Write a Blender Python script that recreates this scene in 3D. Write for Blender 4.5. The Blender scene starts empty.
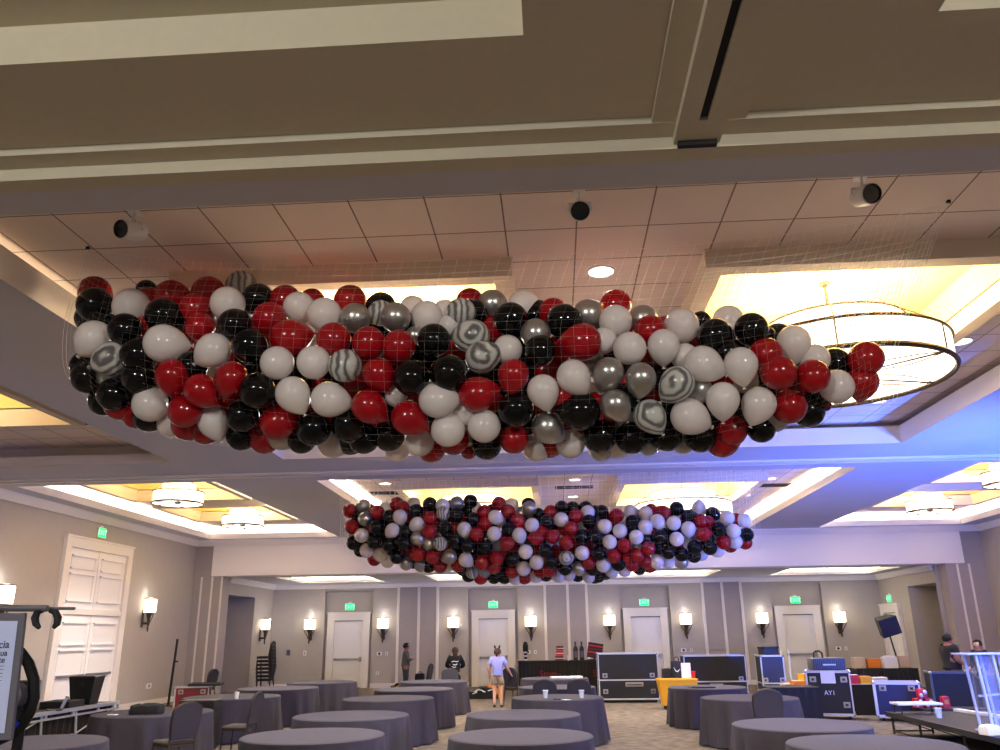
import bpy, bmesh, math, random
from mathutils import Vector, Matrix
PI = math.pi
SC = bpy.context.scene
COL = SC.collection
rnd = random.Random(7)

# ------------------------------------------------------------------ camera (solved from the room's straight lines)
F_PX = 808.4
CAM = Vector((0, 0, 1.85))
def cam_axes():
    p, y, r = (math.radians(a) for a in (17.818, -3.618, -0.7387))
    Rz = Matrix(((math.cos(y), math.sin(y), 0), (-math.sin(y), math.cos(y), 0), (0, 0, 1)))
    f = Rz @ Vector((0, math.cos(p), math.sin(p)))
    u = Rz @ Vector((0, -math.sin(p), math.cos(p)))
    ri = Rz @ Vector((1, 0, 0))
    return math.cos(r)*ri + math.sin(r)*u, math.cos(r)*u - math.sin(r)*ri, f
RI, UP, FW = cam_axes()
def ray(x, y):
    return FW + RI*((x-500)/F_PX) + UP*((375-y)/F_PX)
def at_y(x, y, Y):
    d = ray(x, y); return CAM + d*(Y/d.y)
def at_z(x, y, z):
    d = ray(x, y); return CAM + d*((z-CAM.z)/d.z)
def at_x(x, y, X):
    d = ray(x, y); return CAM + d*(X/d.x)
def px_of(P):
    v = Vector(P)-CAM; dd = v.dot(FW)
    return 500+F_PX*v.dot(RI)/dd, 375-F_PX*v.dot(UP)/dd, dd
cd = bpy.data.cameras.new('camera'); cam = bpy.data.objects.new('camera', cd); COL.objects.link(cam)
cd.sensor_fit = 'HORIZONTAL'; cd.sensor_width = 36; cd.lens = F_PX*36/1000; cd.clip_start = .05; cd.clip_end = 200
cam.matrix_world = Matrix(((RI.x, UP.x, -FW.x, CAM.x), (RI.y, UP.y, -FW.y, CAM.y), (RI.z, UP.z, -FW.z, CAM.z), (0, 0, 0, 1)))
SC.camera = cam
SC.view_settings.view_transform = 'Standard'; SC.view_settings.look = 'None'
SC.view_settings.gamma = 1; SC.view_settings.use_curve_mapping = False; SC.view_settings.exposure = 0.0

# ------------------------------------------------------------------ materials
def lin(c):
    return tuple(((v/255)/12.92 if v/255 <= .04045 else ((v/255+.055)/1.055)**2.4) for v in c)
M = {}
def mat(name, rgb, rough=.6, metal=0, noise=0, nscale=8, bump=0, coat=0, emit=None, es=0, trans=0, alpha=1, spec=None):
    m = bpy.data.materials.new(name); m.use_nodes = True; nt = m.node_tree; b = nt.nodes['Principled BSDF']
    c = lin(rgb); b.inputs['Base Color'].default_value = (*c, 1)
    b.inputs['Roughness'].default_value = rough; b.inputs['Metallic'].default_value = metal
    if spec is not None: b.inputs['Specular IOR Level'].default_value = spec
    if coat: b.inputs['Coat Weight'].default_value = coat; b.inputs['Coat Roughness'].default_value = .05
    if emit: b.inputs['Emission Color'].default_value = (*lin(emit), 1); b.inputs['Emission Strength'].default_value = es
    if alpha < 1: b.inputs['Alpha'].default_value = alpha
    if noise or bump:
        tc = nt.nodes.new('ShaderNodeTexCoord'); n = nt.nodes.new('ShaderNodeTexNoise'); n.inputs['Scale'].default_value = nscale
        n.inputs['Detail'].default_value = 4; nt.links.new(tc.outputs['Object'], n.inputs['Vector'])
        if noise:
            mx = nt.nodes.new('ShaderNodeMixRGB'); mx.blend_type = 'MULTIPLY'; mx.inputs['Fac'].default_value = 1
            rp = nt.nodes.new('ShaderNodeMapRange'); rp.inputs['To Min'].default_value = 1-noise; rp.inputs['To Max'].default_value = 1+noise*.3
            nt.links.new(n.outputs['Fac'], rp.inputs['Value']); mx.inputs['Color1'].default_value = (*c, 1)
            nt.links.new(rp.outputs['Result'], mx.inputs['Color2']); nt.links.new(mx.outputs['Color'], b.inputs['Base Color'])
        if bump:
            bp = nt.nodes.new('ShaderNodeBump'); bp.inputs['Strength'].default_value = bump; bp.inputs['Distance'].default_value = .01
            nt.links.new(n.outputs['Fac'], bp.inputs['Height']); nt.links.new(bp.outputs['Normal'], b.inputs['Normal'])
    if trans:
        out = nt.nodes['Material Output']; t = nt.nodes.new('ShaderNodeBsdfTranslucent'); t.inputs['Color'].default_value = (*c, 1)
        ms = nt.nodes.new('ShaderNodeMixShader'); ms.inputs['Fac'].default_value = trans
        nt.links.new(b.outputs[0], ms.inputs[1]); nt.links.new(t.outputs[0], ms.inputs[2]); nt.links.new(ms.outputs[0], out.inputs['Surface'])
    M[name] = m; return m

mat('soffit', (204, 202, 210), .8, noise=.06, nscale=1.5)
mat('foyer_plaster', (208, 200, 176), .85, noise=.08, nscale=14, bump=.15)
mat('fascia', (246, 238, 226), .7)
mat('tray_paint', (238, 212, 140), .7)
mat('tray_frame', (222, 208, 190), .7)
mat('wall', (180, 172, 164), .85, noise=.08, nscale=5)
mat('wall_panel', (172, 162, 158), .85, noise=.08, nscale=5)
mat('trim', (236, 229, 221), .6)
mat('header', (246, 238, 232), .75)
mat('door', (246, 242, 240), .5)
mat('dark', (9, 9, 11), .75)
mat('black_plastic', (18, 18, 20), .45)
mat('black_fabric', (20, 19, 22), .9)
mat('bronze', (84, 70, 56), .4, .7)
mat('steel', (170, 172, 178), .35, .9)
mat('alu', (205, 208, 214), .4, .6)
mat('case_black', (14, 14, 18), .6)
mat('case_blue', (34, 40, 84), .55)
mat('white_plastic', (230, 230, 232), .45)
mat('paper', (236, 232, 226), .8)
mat('cloth', (57, 52, 64), .9, noise=.12, nscale=20)
mat('cloth_dark', (34, 33, 38), .9, noise=.12, nscale=20)
mat('chair_fabric', (56, 54, 64), .9, noise=.1, nscale=30)
mat('chair_seat', (78, 70, 66), .9, noise=.1, nscale=30)
mat('chair_black', (38, 36, 38), .8)
mat('chair_metal', (74, 66, 56), .4, .7)
mat('yellow', (226, 162, 20), .5)
mat('orange', (230, 130, 40), .6)
mat('red', (190, 24, 28), .5)
mat('crimson', (104, 14, 26), .5)
mat('script_red', (140, 20, 26), .7)
mat('blue', (40, 56, 190), .5)
mat('beige', (200, 178, 150), .8)
mat('skin', (200, 150, 128), .6)
mat('skin_tan', (160, 108, 86), .6)
mat('hair_dark', (20, 16, 15), .9)
mat('hair_brown', (72, 48, 34), .9)
mat('shirt_lilac', (150, 152, 214), .85)
mat('shirt_grey', (88, 90, 84), .85)
mat('shirt_black', (18, 18, 20), .85)
mat('shorts', (150, 132, 112), .85)
mat('jeans', (52, 62, 78), .85)
mat('shoe', (60, 56, 56), .7)
mat('print_white', (220, 222, 228), .7)
mat('net', (246, 242, 238), .5, trans=.4)
mat('screen', (150, 156, 186), .4, emit=(170, 178, 210), es=.22)
mat('ink', (24, 26, 60), .6)
mat('frame_grey', (84, 82, 92), .5)
mat('clear', (225, 232, 240), .1, alpha=.35)
mat('acrylic', (190, 205, 255), .08, alpha=.16)
mat('acrylic_edge', (200, 214, 255), .15, alpha=.85)
mat('shade_glow', (255, 240, 214), .6, emit=(255, 240, 214), es=3.2)
mat('big_shade', (255, 244, 226), .6, emit=(255, 238, 208), es=2.6)
mat('diffuser', (255, 246, 232), .6, emit=(255, 242, 220), es=2.4)
mat('lens_glow', (255, 246, 230), .5, emit=(255, 244, 226), es=6)
mat('exit_green', (30, 200, 110), .5, emit=(20, 220, 110), es=1.6)
mat('exit_letter', (180, 255, 215), .5, emit=(150, 255, 200), es=1.6)
mat('vent_dark', (52, 46, 42), .7)
mat('lens_dark', (30, 34, 40), .15)

def tile_material():
    m = bpy.data.materials.new('ceiling_tile'); m.use_nodes = True; nt = m.node_tree; b = nt.nodes['Principled BSDF']; L = nt.links
    b.inputs['Roughness'].default_value = .9
    tc = nt.nodes.new('ShaderNodeTexCoord'); sp = nt.nodes.new('ShaderNodeSeparateXYZ'); L.new(tc.outputs['Object'], sp.inputs[0])
    def line(sock, off, pitch):
        a = nt.nodes.new('ShaderNodeMath'); a.operation = 'ADD'; a.inputs[1].default_value = off; L.new(sock, a.inputs[0])
        d = nt.nodes.new('ShaderNodeMath'); d.operation = 'DIVIDE'; d.inputs[1].default_value = pitch; L.new(a.outputs[0], d.inputs[0])
        f = nt.nodes.new('ShaderNodeMath'); f.operation = 'FRACT'; L.new(d.outputs[0], f.inputs[0])
        c = nt.nodes.new('ShaderNodeMath'); c.operation = 'LESS_THAN'; c.inputs[1].default_value = .022; L.new(f.outputs[0], c.inputs[0]); return c
    cx = line(sp.outputs[0], 20*.655+.365, .655); cy = line(sp.outputs[1], 20*.66+.66-6.69+.66*10, .66)
    mx = nt.nodes.new('ShaderNodeMath'); mx.operation = 'MAXIMUM'; L.new(cx.outputs[0], mx.inputs[0]); L.new(cy.outputs[0], mx.inputs[1])
    n = nt.nodes.new('ShaderNodeTexNoise'); n.inputs['Scale'].default_value = 1.3; L.new(tc.outputs['Object'], n.inputs['Vector'])
    r = nt.nodes.new('ShaderNodeValToRGB'); r.color_ramp.elements[0].color = (*lin((236, 218, 210)), 1); r.color_ramp.elements[1].color = (*lin((246, 230, 222)), 1)
    L.new(n.outputs['Fac'], r.inputs[0])
    x = nt.nodes.new('ShaderNodeMixRGB'); x.inputs['Color2'].default_value = (*lin((138, 120, 110)), 1); L.new(mx.outputs[0], x.inputs['Fac']); L.new(r.outputs[0], x.inputs['Color1'])
    L.new(x.outputs[0], b.inputs['Base Color']); M['tile'] = m
tile_material()

def carpet_material():
    m = bpy.data.materials.new('carpet'); m.use_nodes = True; nt = m.node_tree; b = nt.nodes['Principled BSDF']; L = nt.links
    b.inputs['Roughness'].default_value = 1
    tc = nt.nodes.new('ShaderNodeTexCoord'); n = nt.nodes.new('ShaderNodeTexNoise'); n.inputs['Scale'].default_value = 5; n.inputs['Detail'].default_value = 6
    L.new(tc.outputs['Object'], n.inputs['Vector'])
    r = nt.nodes.new('ShaderNodeValToRGB'); e = r.color_ramp.elements; e[0].position = .38; e[1].position = .62
    e[0].color = (*lin((86, 76, 66)), 1); e[1].color = (*lin((116, 103, 88)), 1)
    L.new(n.outputs['Fac'], r.inputs[0]); L.new(r.outputs[0], b.inputs['Base Color']); M['carpet'] = m
carpet_material()

def latex(name, rgb, trans, rough=.18, metal=0):
    m = mat(name, rgb, rough, metal, coat=.0 if metal else .5, trans=trans); return m
latex('latex_red', (172, 12, 26), .3)
latex('latex_white', (240, 232, 228), .28)
latex('latex_black', (8, 8, 10), 0, .1); M['latex_black'].node_tree.nodes['Principled BSDF'].inputs['Coat Weight'].default_value = 0; M['latex_black'].node_tree.nodes['Principled BSDF'].inputs['Specular IOR Level'].default_value = .35
latex('latex_silver', (176, 174, 170), .0, .3, .85)
def marble():
    m = latex('latex_marble', (200, 200, 200), .15, .2); nt = m.node_tree; b = nt.nodes['Principled BSDF']; L = nt.links
    tc = nt.nodes.new('ShaderNodeTexCoord'); oi = nt.nodes.new('ShaderNodeObjectInfo')
    ad = nt.nodes.new('ShaderNodeVectorMath'); ad.operation = 'ADD'; L.new(tc.outputs['Object'], ad.inputs[0]); L.new(oi.outputs['Random'], ad.inputs[1])
    w = nt.nodes.new('ShaderNodeTexWave'); w.inputs['Scale'].default_value = .75; w.inputs['Distortion'].default_value = 9; w.inputs['Detail'].default_value = 2; w.inputs['Detail Scale'].default_value = .8
    L.new(ad.outputs[0], w.inputs['Vector'])
    r = nt.nodes.new('ShaderNodeValToRGB'); e = r.color_ramp.elements; e[0].position = .1; e[1].position = .75
    e[0].color = (*lin((96, 96, 95)), 1); e[1].color = (*lin((204, 202, 194)), 1)
    L.new(w.outputs['Fac'], r.inputs[0]); L.new(r.outputs[0], b.inputs['Base Color'])
marble()

# ------------------------------------------------------------------ mesh helpers
class MB:
    def __init__(s): s.v = []; s.f = []; s.m = []; s.cur = 0
    def add(s, vs, fs):
        o = len(s.v); s.v += [tuple(p) for p in vs]; s.f += [tuple(i+o for i in f) for f in fs]; s.m += [s.cur]*len(fs); return s
    def quad(s, a, b, c, d): return s.add([a, b, c, d], [(0, 1, 2, 3)])
    def box(s, x0, x1, y0, y1, z0, z1, mtx=None):
        vs = [Vector((x, y, z)) for z in (z0, z1) for y in (y0, y1) for x in (x0, x1)]
        if mtx: vs = [mtx @ p for p in vs]
        return s.add(vs, [(0, 2, 3, 1), (4, 5, 7, 6), (0, 1, 5, 4), (2, 6, 7, 3), (0, 4, 6, 2), (1, 3, 7, 5)])
    def rbox(s, x0, x1, y0, y1, z0, z1, r=.02, seg=3, mtx=None):
        # box with rounded edges
        bm = bmesh.new(); bmesh.ops.create_cube(bm, size=1)
        for v in bm.verts: v.co = Vector((x0+(v.co.x+.5)*(x1-x0), y0+(v.co.y+.5)*(y1-y0), z0+(v.co.z+.5)*(z1-z0)))
        r = min(r, .49*min(x1-x0, y1-y0, z1-z0))
        bmesh.ops.bevel(bm, geom=list(bm.edges), offset=r, segments=seg, affect='EDGES', profile=.5)
        bm.verts.index_update()
        vs = [(mtx @ v.co if mtx else v.co.copy()) for v in bm.verts]; fs = [[v.index for v in f.verts] for f in bm.faces]; bm.free()
        return s.add(vs, fs)
    def tube(s, pts, r, n=8, cap=True, closed=False):
        pts = [Vector(p) for p in pts]; k = len(pts); rs = r if isinstance(r, (list, tuple)) else [r]*k; vs = []; fs = []
        up = None
        for i, p in enumerate(pts):
            if closed: t = pts[(i+1) % k]-pts[i-1]
            else: t = pts[min(i+1, k-1)]-pts[max(i-1, 0)]
            t = t.normalized() if t.length > 1e-9 else Vector((0, 0, 1))
            if up is None: up = Vector((0, 0, 1)) if abs(t.z) < .9 else Vector((1, 0, 0))
            a = t.cross(up)
            if a.length < 1e-5: a = t.cross(Vector((0, 1, 0)) if abs(t.y) < .9 else Vector((1, 0, 0)))
            a.normalize(); b = a.cross(t).normalized(); up = b if abs(b.dot(up)) > .1 or True else up
            for j in range(n):
                q = 2*PI*j/n; vs.append(p+(a*math.cos(q)+b*math.sin(q))*rs[i])
        for i in range(k if closed else k-1):
            for j in range(n):
                i2 = (i+1) % k; fs.append((i*n+j, i*n+(j+1) % n, i2*n+(j+1) % n, i2*n+j))
        if cap and not closed: fs += [tuple(range(n))[::-1], tuple((k-1)*n+j for j in range(n))]
        return s.add(vs, fs)
    def lathe(s, prof, n=24, c=(0, 0, 0), cap=True, sx=1, sy=1, mtx=None):
        vs = []; fs = []; c = Vector(c)
        for r, z in prof:
            for j in range(n):
                q = 2*PI*j/n; p = Vector((r*math.cos(q)*sx, r*math.sin(q)*sy, z)); vs.append((mtx @ p if mtx else p)+c)
        for i in range(len(prof)-1):
            for j in range(n): fs.append((i*n+j, i*n+(j+1) % n, (i+1)*n+(j+1) % n, (i+1)*n+j))
        if cap:
            if prof[0][0] > 1e-4: fs.append(tuple(range(n))[::-1])
            if prof[-1][0] > 1e-4: fs.append(tuple((len(prof)-1)*n+j for j in range(n)))
        return s.add(vs, fs)
    def ball(s, c, r, n=14, m=9, sx=1, sy=1, sz=1):
        prof = [(max(1e-5, r*math.sin(PI*i/m)), -r*math.cos(PI*i/m)*sz) for i in range(m+1)]
        return s.lathe(prof, n, c, cap=False, sx=sx, sy=sy)
    def prism(s, poly, z0, z1, mtx=None):
        k = len(poly); vs = [Vector((x, y, z)) for z in (z0, z1) for x, y in poly]
        if mtx: vs = [mtx @ p for p in vs]
        return s.add(vs, [tuple(range(k))[::-1], tuple(range(k, 2*k))]+[(i, (i+1) % k, k+(i+1) % k, k+i) for i in range(k)])
    def build(s, name, mats, parent=None, smooth=False, loc=None, rz=0, kind=None):
        me = bpy.data.meshes.new(name); me.from_pydata(s.v, [], s.f); me.update()
        ms = mats if isinstance(mats, (list, tuple)) else [mats]
        for x in ms: me.materials.append(M[x])
        if len(ms) > 1: me.polygons.foreach_set('material_index', s.m)
        bm = bmesh.new(); bm.from_mesh(me); bmesh.ops.remove_doubles(bm, verts=bm.verts, dist=1e-5); bmesh.ops.recalc_face_normals(bm, faces=bm.faces); bm.to_mesh(me); bm.free()
        if smooth:
            me.polygons.foreach_set('use_smooth', [True]*len(me.polygons))
            try: me.set_sharp_from_angle(angle=math.radians(40))
            except Exception: pass
        o = bpy.data.objects.new(name, me); COL.objects.link(o)
        if loc is not None: o.location = loc
        if rz: o.rotation_euler.z = rz
        if parent: o.parent = parent
        if kind: o['kind'] = kind
        return o
def tag(o, label, cat, group=None, kind=None):
    o['label'] = label; o['category'] = cat
    if group: o['group'] = group
    if kind: o['kind'] = kind
    return o
def thing(name, label, cat, loc=(0, 0, 0), rz=0, group=None):
    o = bpy.data.objects.new(name, None); COL.objects.link(o); o.empty_display_size = .1
    o.location = loc; o.rotation_euler.z = rz
    return tag(o, label, cat, group)
KIDS = {}
def kids_of(o): return [c for c in bpy.data.objects if c.parent == o]
def copy_tree(o, parent=None, kids=None):
    c = o.copy(); COL.objects.link(c)
    if parent: c.parent = parent
    for ch in kids_of(o): copy_tree(ch, c)
    return c
def dup(o, loc, rz=0, label=None, group=None):
    c = copy_tree(o); c.location = loc; c.rotation_euler.z = rz
    if label: c['label'] = label
    if group: c['group'] = group
    return c
def text(name, body, size, m, parent, loc, rot, extrude=.002, align='CENTER', bold=0):
    cu = bpy.data.curves.new(name, 'FONT'); cu.body = body; cu.size = size; cu.extrude = extrude; cu.offset = bold; cu.align_x = align; cu.align_y = 'CENTER'
    tmp = bpy.data.objects.new(name, cu); COL.objects.link(tmp)
    dg = bpy.context.evaluated_depsgraph_get(); me = bpy.data.meshes.new_from_object(tmp.evaluated_get(dg)); bpy.data.objects.remove(tmp)
    me.materials.clear(); me.materials.append(M[m]); o = bpy.data.objects.new(name, me); COL.objects.link(o)
    o.parent = parent; o.location = loc; o.rotation_euler = rot; return o
def light(kind, name, loc, power, color=(1, 1, 1), rot=None, size=.1, size_y=None, target=None, spot=None, blend=.4):
    l = bpy.data.lights.new(name, kind); l.energy = power; l.color = color
    if kind == 'AREA':
        l.size = size
        if size_y: l.shape = 'RECTANGLE'; l.size_y = size_y
    else: l.shadow_soft_size = size
    if kind == 'SPOT': l.spot_size = math.radians(spot or 90); l.spot_blend = blend
    o = bpy.data.objects.new(name, l); COL.objects.link(o); o.location = loc
    if target is not None: o.rotation_euler = (Vector(target)-Vector(loc)).to_track_quat('-Z', 'Y').to_euler()
    elif rot: o.rotation_euler = rot
    return o
WARM = (1, .80, .52); WARMW = (1, .96, .92); NEUT = (1, .96, .9); COOL = (.92, .95, 1)
# ------------------------------------------------------------------ the room shell
S = 4.99          # main soffit height
TZ = 5.40         # tile height inside the coffers
XL, XR = -12.0, 13.5
YB = 32.3
def holed(mb, x0, x1, y0, y1, z, holes):
    xs = sorted({x0, x1, *[min(max(v, x0), x1) for h in holes for v in h[:2]]}); ys = sorted({y0, y1, *[min(max(v, y0), y1) for h in holes for v in h[2:]]})
    for a, b in zip(xs, xs[1:]):
        for c, d in zip(ys, ys[1:]):
            mx, my = (a+b)/2, (c+d)/2
            if any(h[0] < mx < h[1] and h[2] < my < h[3] for h in holes): continue
            mb.quad((a, c, z), (b, c, z), (b, d, z), (a, d, z))
def ring(mb, x0, x1, y0, y1, z0, z1, t):
    # a rectangular frame standing outside the opening x0..x1, y0..y1, wall thickness t
    mb.box(x0-t, x1+t, y0-t, y0, z0, z1); mb.box(x0-t, x1+t, y1, y1+t, z0, z1)
    mb.box(x0-t, x0, y0, y1, z0, z1); mb.box(x1, x1+t, y0, y1, z0, z1)
def inner(mb, x0, x1, y0, y1, z0, z1):
    mb.quad((x0, y0, z0), (x1, y0, z0), (x1, y0, z1), (x0, y0, z1)); mb.quad((x0, y1, z0), (x1, y1, z0), (x1, y1, z1), (x0, y1, z1))
    mb.quad((x0, y0, z0), (x0, y1, z0), (x0, y1, z1), (x0, y0, z1)); mb.quad((x1, y0, z0), (x1, y1, z0), (x1, y1, z1), (x1, y0, z1))

fl = MB(); fl.quad((XL, -4, 0), (XR, -4, 0), (XR, 33, 0), (XL, 33, 0)); fl.build('floor', 'carpet', kind='structure')

COFFERS = [(-4.95, 6.18, 5.32, 14.42), (-11.42, -7.05, 5.32, 14.42), (8.4, 12.8, 5.32, 14.42),
           (-4.95, 6.18, 16.58, 26.5), (-11.42, -7.06, 16.45, 26.55), (8.4, 12.8, 16.45, 26.55)]
sof = MB(); holed(sof, XL, XR, 5.0, 26.95, S, COFFERS); sof.build('ceiling', 'soffit', kind='structure')
# bay over the camera: soffit a little higher, two raised coffers, a stepped moulding along the beam
S0 = 5.14
b0 = MB(); B0C = [(-6.6, -.083, -4, 3.84), (2.24, 8.8, -4, 3.84)]
holed(b0, XL, XR, -4, 4.68, S0, B0C)
for c in B0C:
    inner(b0, *c, S0, 5.42); b0.quad((c[0], c[2], 5.42), (c[1], c[2], 5.42), (c[1], c[3], 5.42), (c[0], c[3], 5.42))
b0.build('ceiling_foyer_bay', 'foyer_plaster', kind='structure')
b1 = MB(); b1.box(XL, XR, 4.68, 5.0, 5.085, S0); b1.box(XL, XR, 4.845, 5.0, S, 5.085); b1.build('trim_1', 'foyer_plaster', kind='structure')
# the long stepped strip with the slot diffuser
st = MB(); st.box(.74, 1.36, -4, 4.68, 5.09, S0); st.box(.90, 1.03, -4, 4.84, 5.02, 5.1); st.box(1.085, 1.21, -4, 4.84, 5.02, 5.1); st.box(1.03, 1.085, 4.58, 4.84, 5.02, 5.1)
st.build('trim_2', 'foyer_plaster', kind='structure')
sl = thing('slot_diffuser', 'long black air slot let into the ceiling strip overhead', 'air vent', (1.0575, 0, 5.06))
v = MB(); v.box(-.0265, .0265, -3.9, 4.57, -.02, .02); v.build('slot', 'dark', sl)
v = MB(); v.box(-.0265, .0265, 3.52, 3.535, -.034, -.019); v.build('divider', 'foyer_plaster', sl)
ev = MB(); ev.box(.925, 1.185, 4.8, 4.842, 4.985, 5.02); tag(ev.build('end_grille', 'dark'), 'thin dark grille closing the far end of the ceiling strip', 'air vent')

# coffers: lip, hidden ledge, set-back wall, tiled top with holes for the trays
TR1 = [(1.73, 4.85, 7.42, 10.68), (-3.62, -.51, 7.42, 10.68)]
TR2 = [(1.73, 4.85, 19.22, 22.48), (-3.62, -.51, 19.22, 22.48)]
TL1 = [(-10.35, -7.6, 9.55, 12.0)]
TL2 = [(-10.35, -7.6, 16.95, 19.5), (-10.35, -7.6, 20.75, 23.25)]
TRR = [(8.85, 11.6, 16.95, 19.5), (8.85, 11.6, 20.75, 23.25)]
TRAYS = [TR1, TL1, [], TR2, TL2, TRR]
lip = MB(); wallup = MB(); tile = MB(); G = .34
for c, tr in zip(COFFERS, TRAYS):
    ring(lip, *c, S+.003, 5.3 if c is COFFERS[0] else 5.17, .07)
    inner(wallup, c[0]-G, c[1]+G, c[2]-(.0 if False else .3), c[3]+G, S+.005, TZ+.01)
    holed(tile, c[0]-G, c[1]+G, c[2]-.3, c[3]+G, TZ, [(t[0]-.02, t[1]+.02, t[2]-.02, t[3]+.02) for t in tr])
lip.build('trim_3', 'fascia', kind='structure'); wallup.build('ceiling_cove_wall', 'fascia', kind='structure'); tile.build('ceiling_tiles', 'tile', kind='structure')
fr = MB(); inn = MB()
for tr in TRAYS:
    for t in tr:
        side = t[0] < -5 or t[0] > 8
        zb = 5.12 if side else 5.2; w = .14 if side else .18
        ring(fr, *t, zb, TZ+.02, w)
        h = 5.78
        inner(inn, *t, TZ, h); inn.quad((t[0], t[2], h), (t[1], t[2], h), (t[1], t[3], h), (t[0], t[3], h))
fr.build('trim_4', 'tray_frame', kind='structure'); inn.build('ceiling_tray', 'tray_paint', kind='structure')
# air-wall track along the second beam
tk = MB(); tk.box(XL, XR, 15.62, 15.74, S-.035, S); tk.box(XL, XR, 15.86, 15.98, S-.035, S); tk.build('trim_5', 'fascia', kind='structure')
tk = MB(); tk.box(XL, XR, 15.74, 15.86, S-.01, S-.002); tk.build('trim_6', 'dark', kind='structure')

# side walls with crown and base
wl = MB(); wl.box(XL-.15, XL, -4, 27.0, 0, S+.2); wl.build('wall_left', 'wall', kind='structure')
wr = MB(); wr.box(XR, XR+.15, -4, 27.0, 0, S+.2); wr.build('wall_right', 'wall', kind='structure')
cr = MB()
prof = [(0, 0), (.16, 0), (.16, -.05), (.05, -.19), (0, -.19)]
def crown(mb, x0, y0, x1, y1, z, nx, ny):
    a = [(x0+nx*p, y0+ny*p, z+q) for p, q in prof]; b = [(x1+nx*p, y1+ny*p, z+q) for p, q in prof]
    mb.add(a+b, [(i, (i+1) % 5, 5+(i+1) % 5, 5+i) for i in range(5)]+[(0, 1, 2, 3, 4), (9, 8, 7, 6, 5)])
crown(cr, XL, -4, XL, 26.95, S, 1, 0); crown(cr, XR, -4, XR, 26.95, S, -1, 0)
crown(cr, -11.9, 26.9, 13.4, 26.9, S, 0, -1)
cr.build('trim_7', 'header', kind='structure')
bb = MB(); bb.box(XL, XL+.03, -4, 19.3, 0, .16); bb.box(XL, XL+.03, 22.68, 26.95, 0, .16); bb.build('baseboard_left', 'trim', kind='structure')
bb = MB(); bb.box(XR-.03, XR, -4, 26.95, 0, .16); bb.build('baseboard_right', 'trim', kind='structure')
# far end: header over the wide opening, pilasters, and the lower back bay
hd = MB(); hd.box(-11.4, 12.85, 26.9, 27.6, 3.82, S); hd.build('header_beam', 'header', kind='structure')
pl = MB(); pl.box(XL-.1, -11.0, 26.95, 27.55, 0, S); pl.box(12.26, XR+.1, 26.95, 27.55, 0, S); pl.build('wall_pilaster', 'wall_panel', kind='structure')
pt = MB()
for x in (-11.72, -11.36, -11.03): pt.box(x-.028, x+.028, 26.92, 26.95, 0, 3.8)
for x in (12.62, 12.98): pt.box(x-.028, x+.028, 26.92, 26.95, 0, 3.8)
pt.build('trim_8', 'trim', kind='structure')
Z3 = 3.84
B3C = [(-9.7, -6.5, 28.3, 31.6), (-4.5, 5.6, 28.3, 31.6), (7.9, 11.5, 28.3, 31.6)]
c3 = MB(); holed(c3, XL, XR, 27.5, 33, Z3, B3C); c3.build('ceiling_back_bay', 'soffit', kind='structure')
c3 = MB()
for c in B3C:
    ring(c3, *c, Z3+.003, Z3+.12, .05); inner(c3, c[0]-.3, c[1]+.3, c[2]-.3, c[3]+.3, Z3+.004, 4.2)
    c3.quad((c[0]-.3, c[2]-.3, 4.2), (c[1]+.3, c[2]-.3, 4.2), (c[1]+.3, c[3]+.3, 4.2), (c[0]-.3, c[3]+.3, 4.2))
c3.build('ceiling_back_coffer', 'fascia', kind='structure')
XBL, XBR = -11.1, 12.15
NL = (27.75, 30.3); NR = (27.56, 29.75)
w = MB()
w.box(XBL-.15, XBL, 27.55, NL[0], 0, Z3); w.box(XBL-.15, XBL, NL[1], 32.6, 0, Z3); w.box(XBL-.15, XBL, NL[0], NL[1], 3.27, Z3)
w.build('wall_back_left', 'wall', kind='structure')
w = MB(); w.box(XBL-1.3, XBL-1.2, NL[0]-.2, NL[1]+.2, 0, 3.4); w.box(XBL-1.2, XBL-.15, NL[0]-.2, NL[0], 0, 3.4); w.box(XBL-1.2, XBL-.15, NL[1], NL[1]+.2, 0, 3.4); w.box(XBL-1.2, XBL-.15, NL[0], NL[1], 3.27, 3.4)
w.build('wall_niche_left', 'wall', kind='structure')
w = MB()
w.box(XBR, XBR+.15, 27.5, NR[0], 0, Z3); w.box(XBR, XBR+.15, NR[1], 32.6, 0, Z3); w.box(XBR, XBR+.15, NR[0], NR[1], 3.27, Z3)
w.build('wall_back_right', 'wall', kind='structure')
w = MB(); w.box(XBR+1.2, XBR+1.3, NR[0]-.2, NR[1]+.2, 0, 3.4); w.box(XBR+.15, XBR+1.2, NR[0]-.2, NR[0], 0, 3.4); w.box(XBR+.15, XBR+1.2, NR[1], NR[1]+.2, 0, 3.4); w.box(XBR+.15, XBR+1.2, NR[0], NR[1], 3.27, 3.4)
w.build('wall_niche_right', 'wall', kind='structure')
DX = [-8.06, -2.43, 3.37, 9.05]      # centres of the four back doors
SX = [-9.51, -6.66, -3.94, -.98, 1.99, 4.84, 7.66, 10.49]   # sconces
w = MB(); edges = [XBL]+[v for d in DX for v in (d-.95, d+.95)]+[XBR]
for i in range(0, len(edges), 2): w.box(edges[i], edges[i+1], YB, YB+.4, 0, Z3)
for d in DX: w.box(d-.95, d+.95, YB+.2, YB+.4, 0, Z3); w.box(d-.95, d+.95, YB, YB+.21, 3.56, Z3)
w.build('wall_back', 'wall', kind='structure')
w = MB()
for a, b in ((-6.1, -4.57), (-.42, 1.17), (5.56, 7.0)):
    w.box(a, b, YB-.06, YB, 0, Z3)
w.build('wall_back_panel', 'wall_panel', kind='structure')
w = MB()
for x in (-6.1, -5.3, -4.57, -.42, .45, 1.17, 5.56, 6.3, 7.0): w.box(x-.05, x+.05, YB-.1, YB-.005, 0, Z3)
w.build('trim_9', 'trim', kind='structure')
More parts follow.
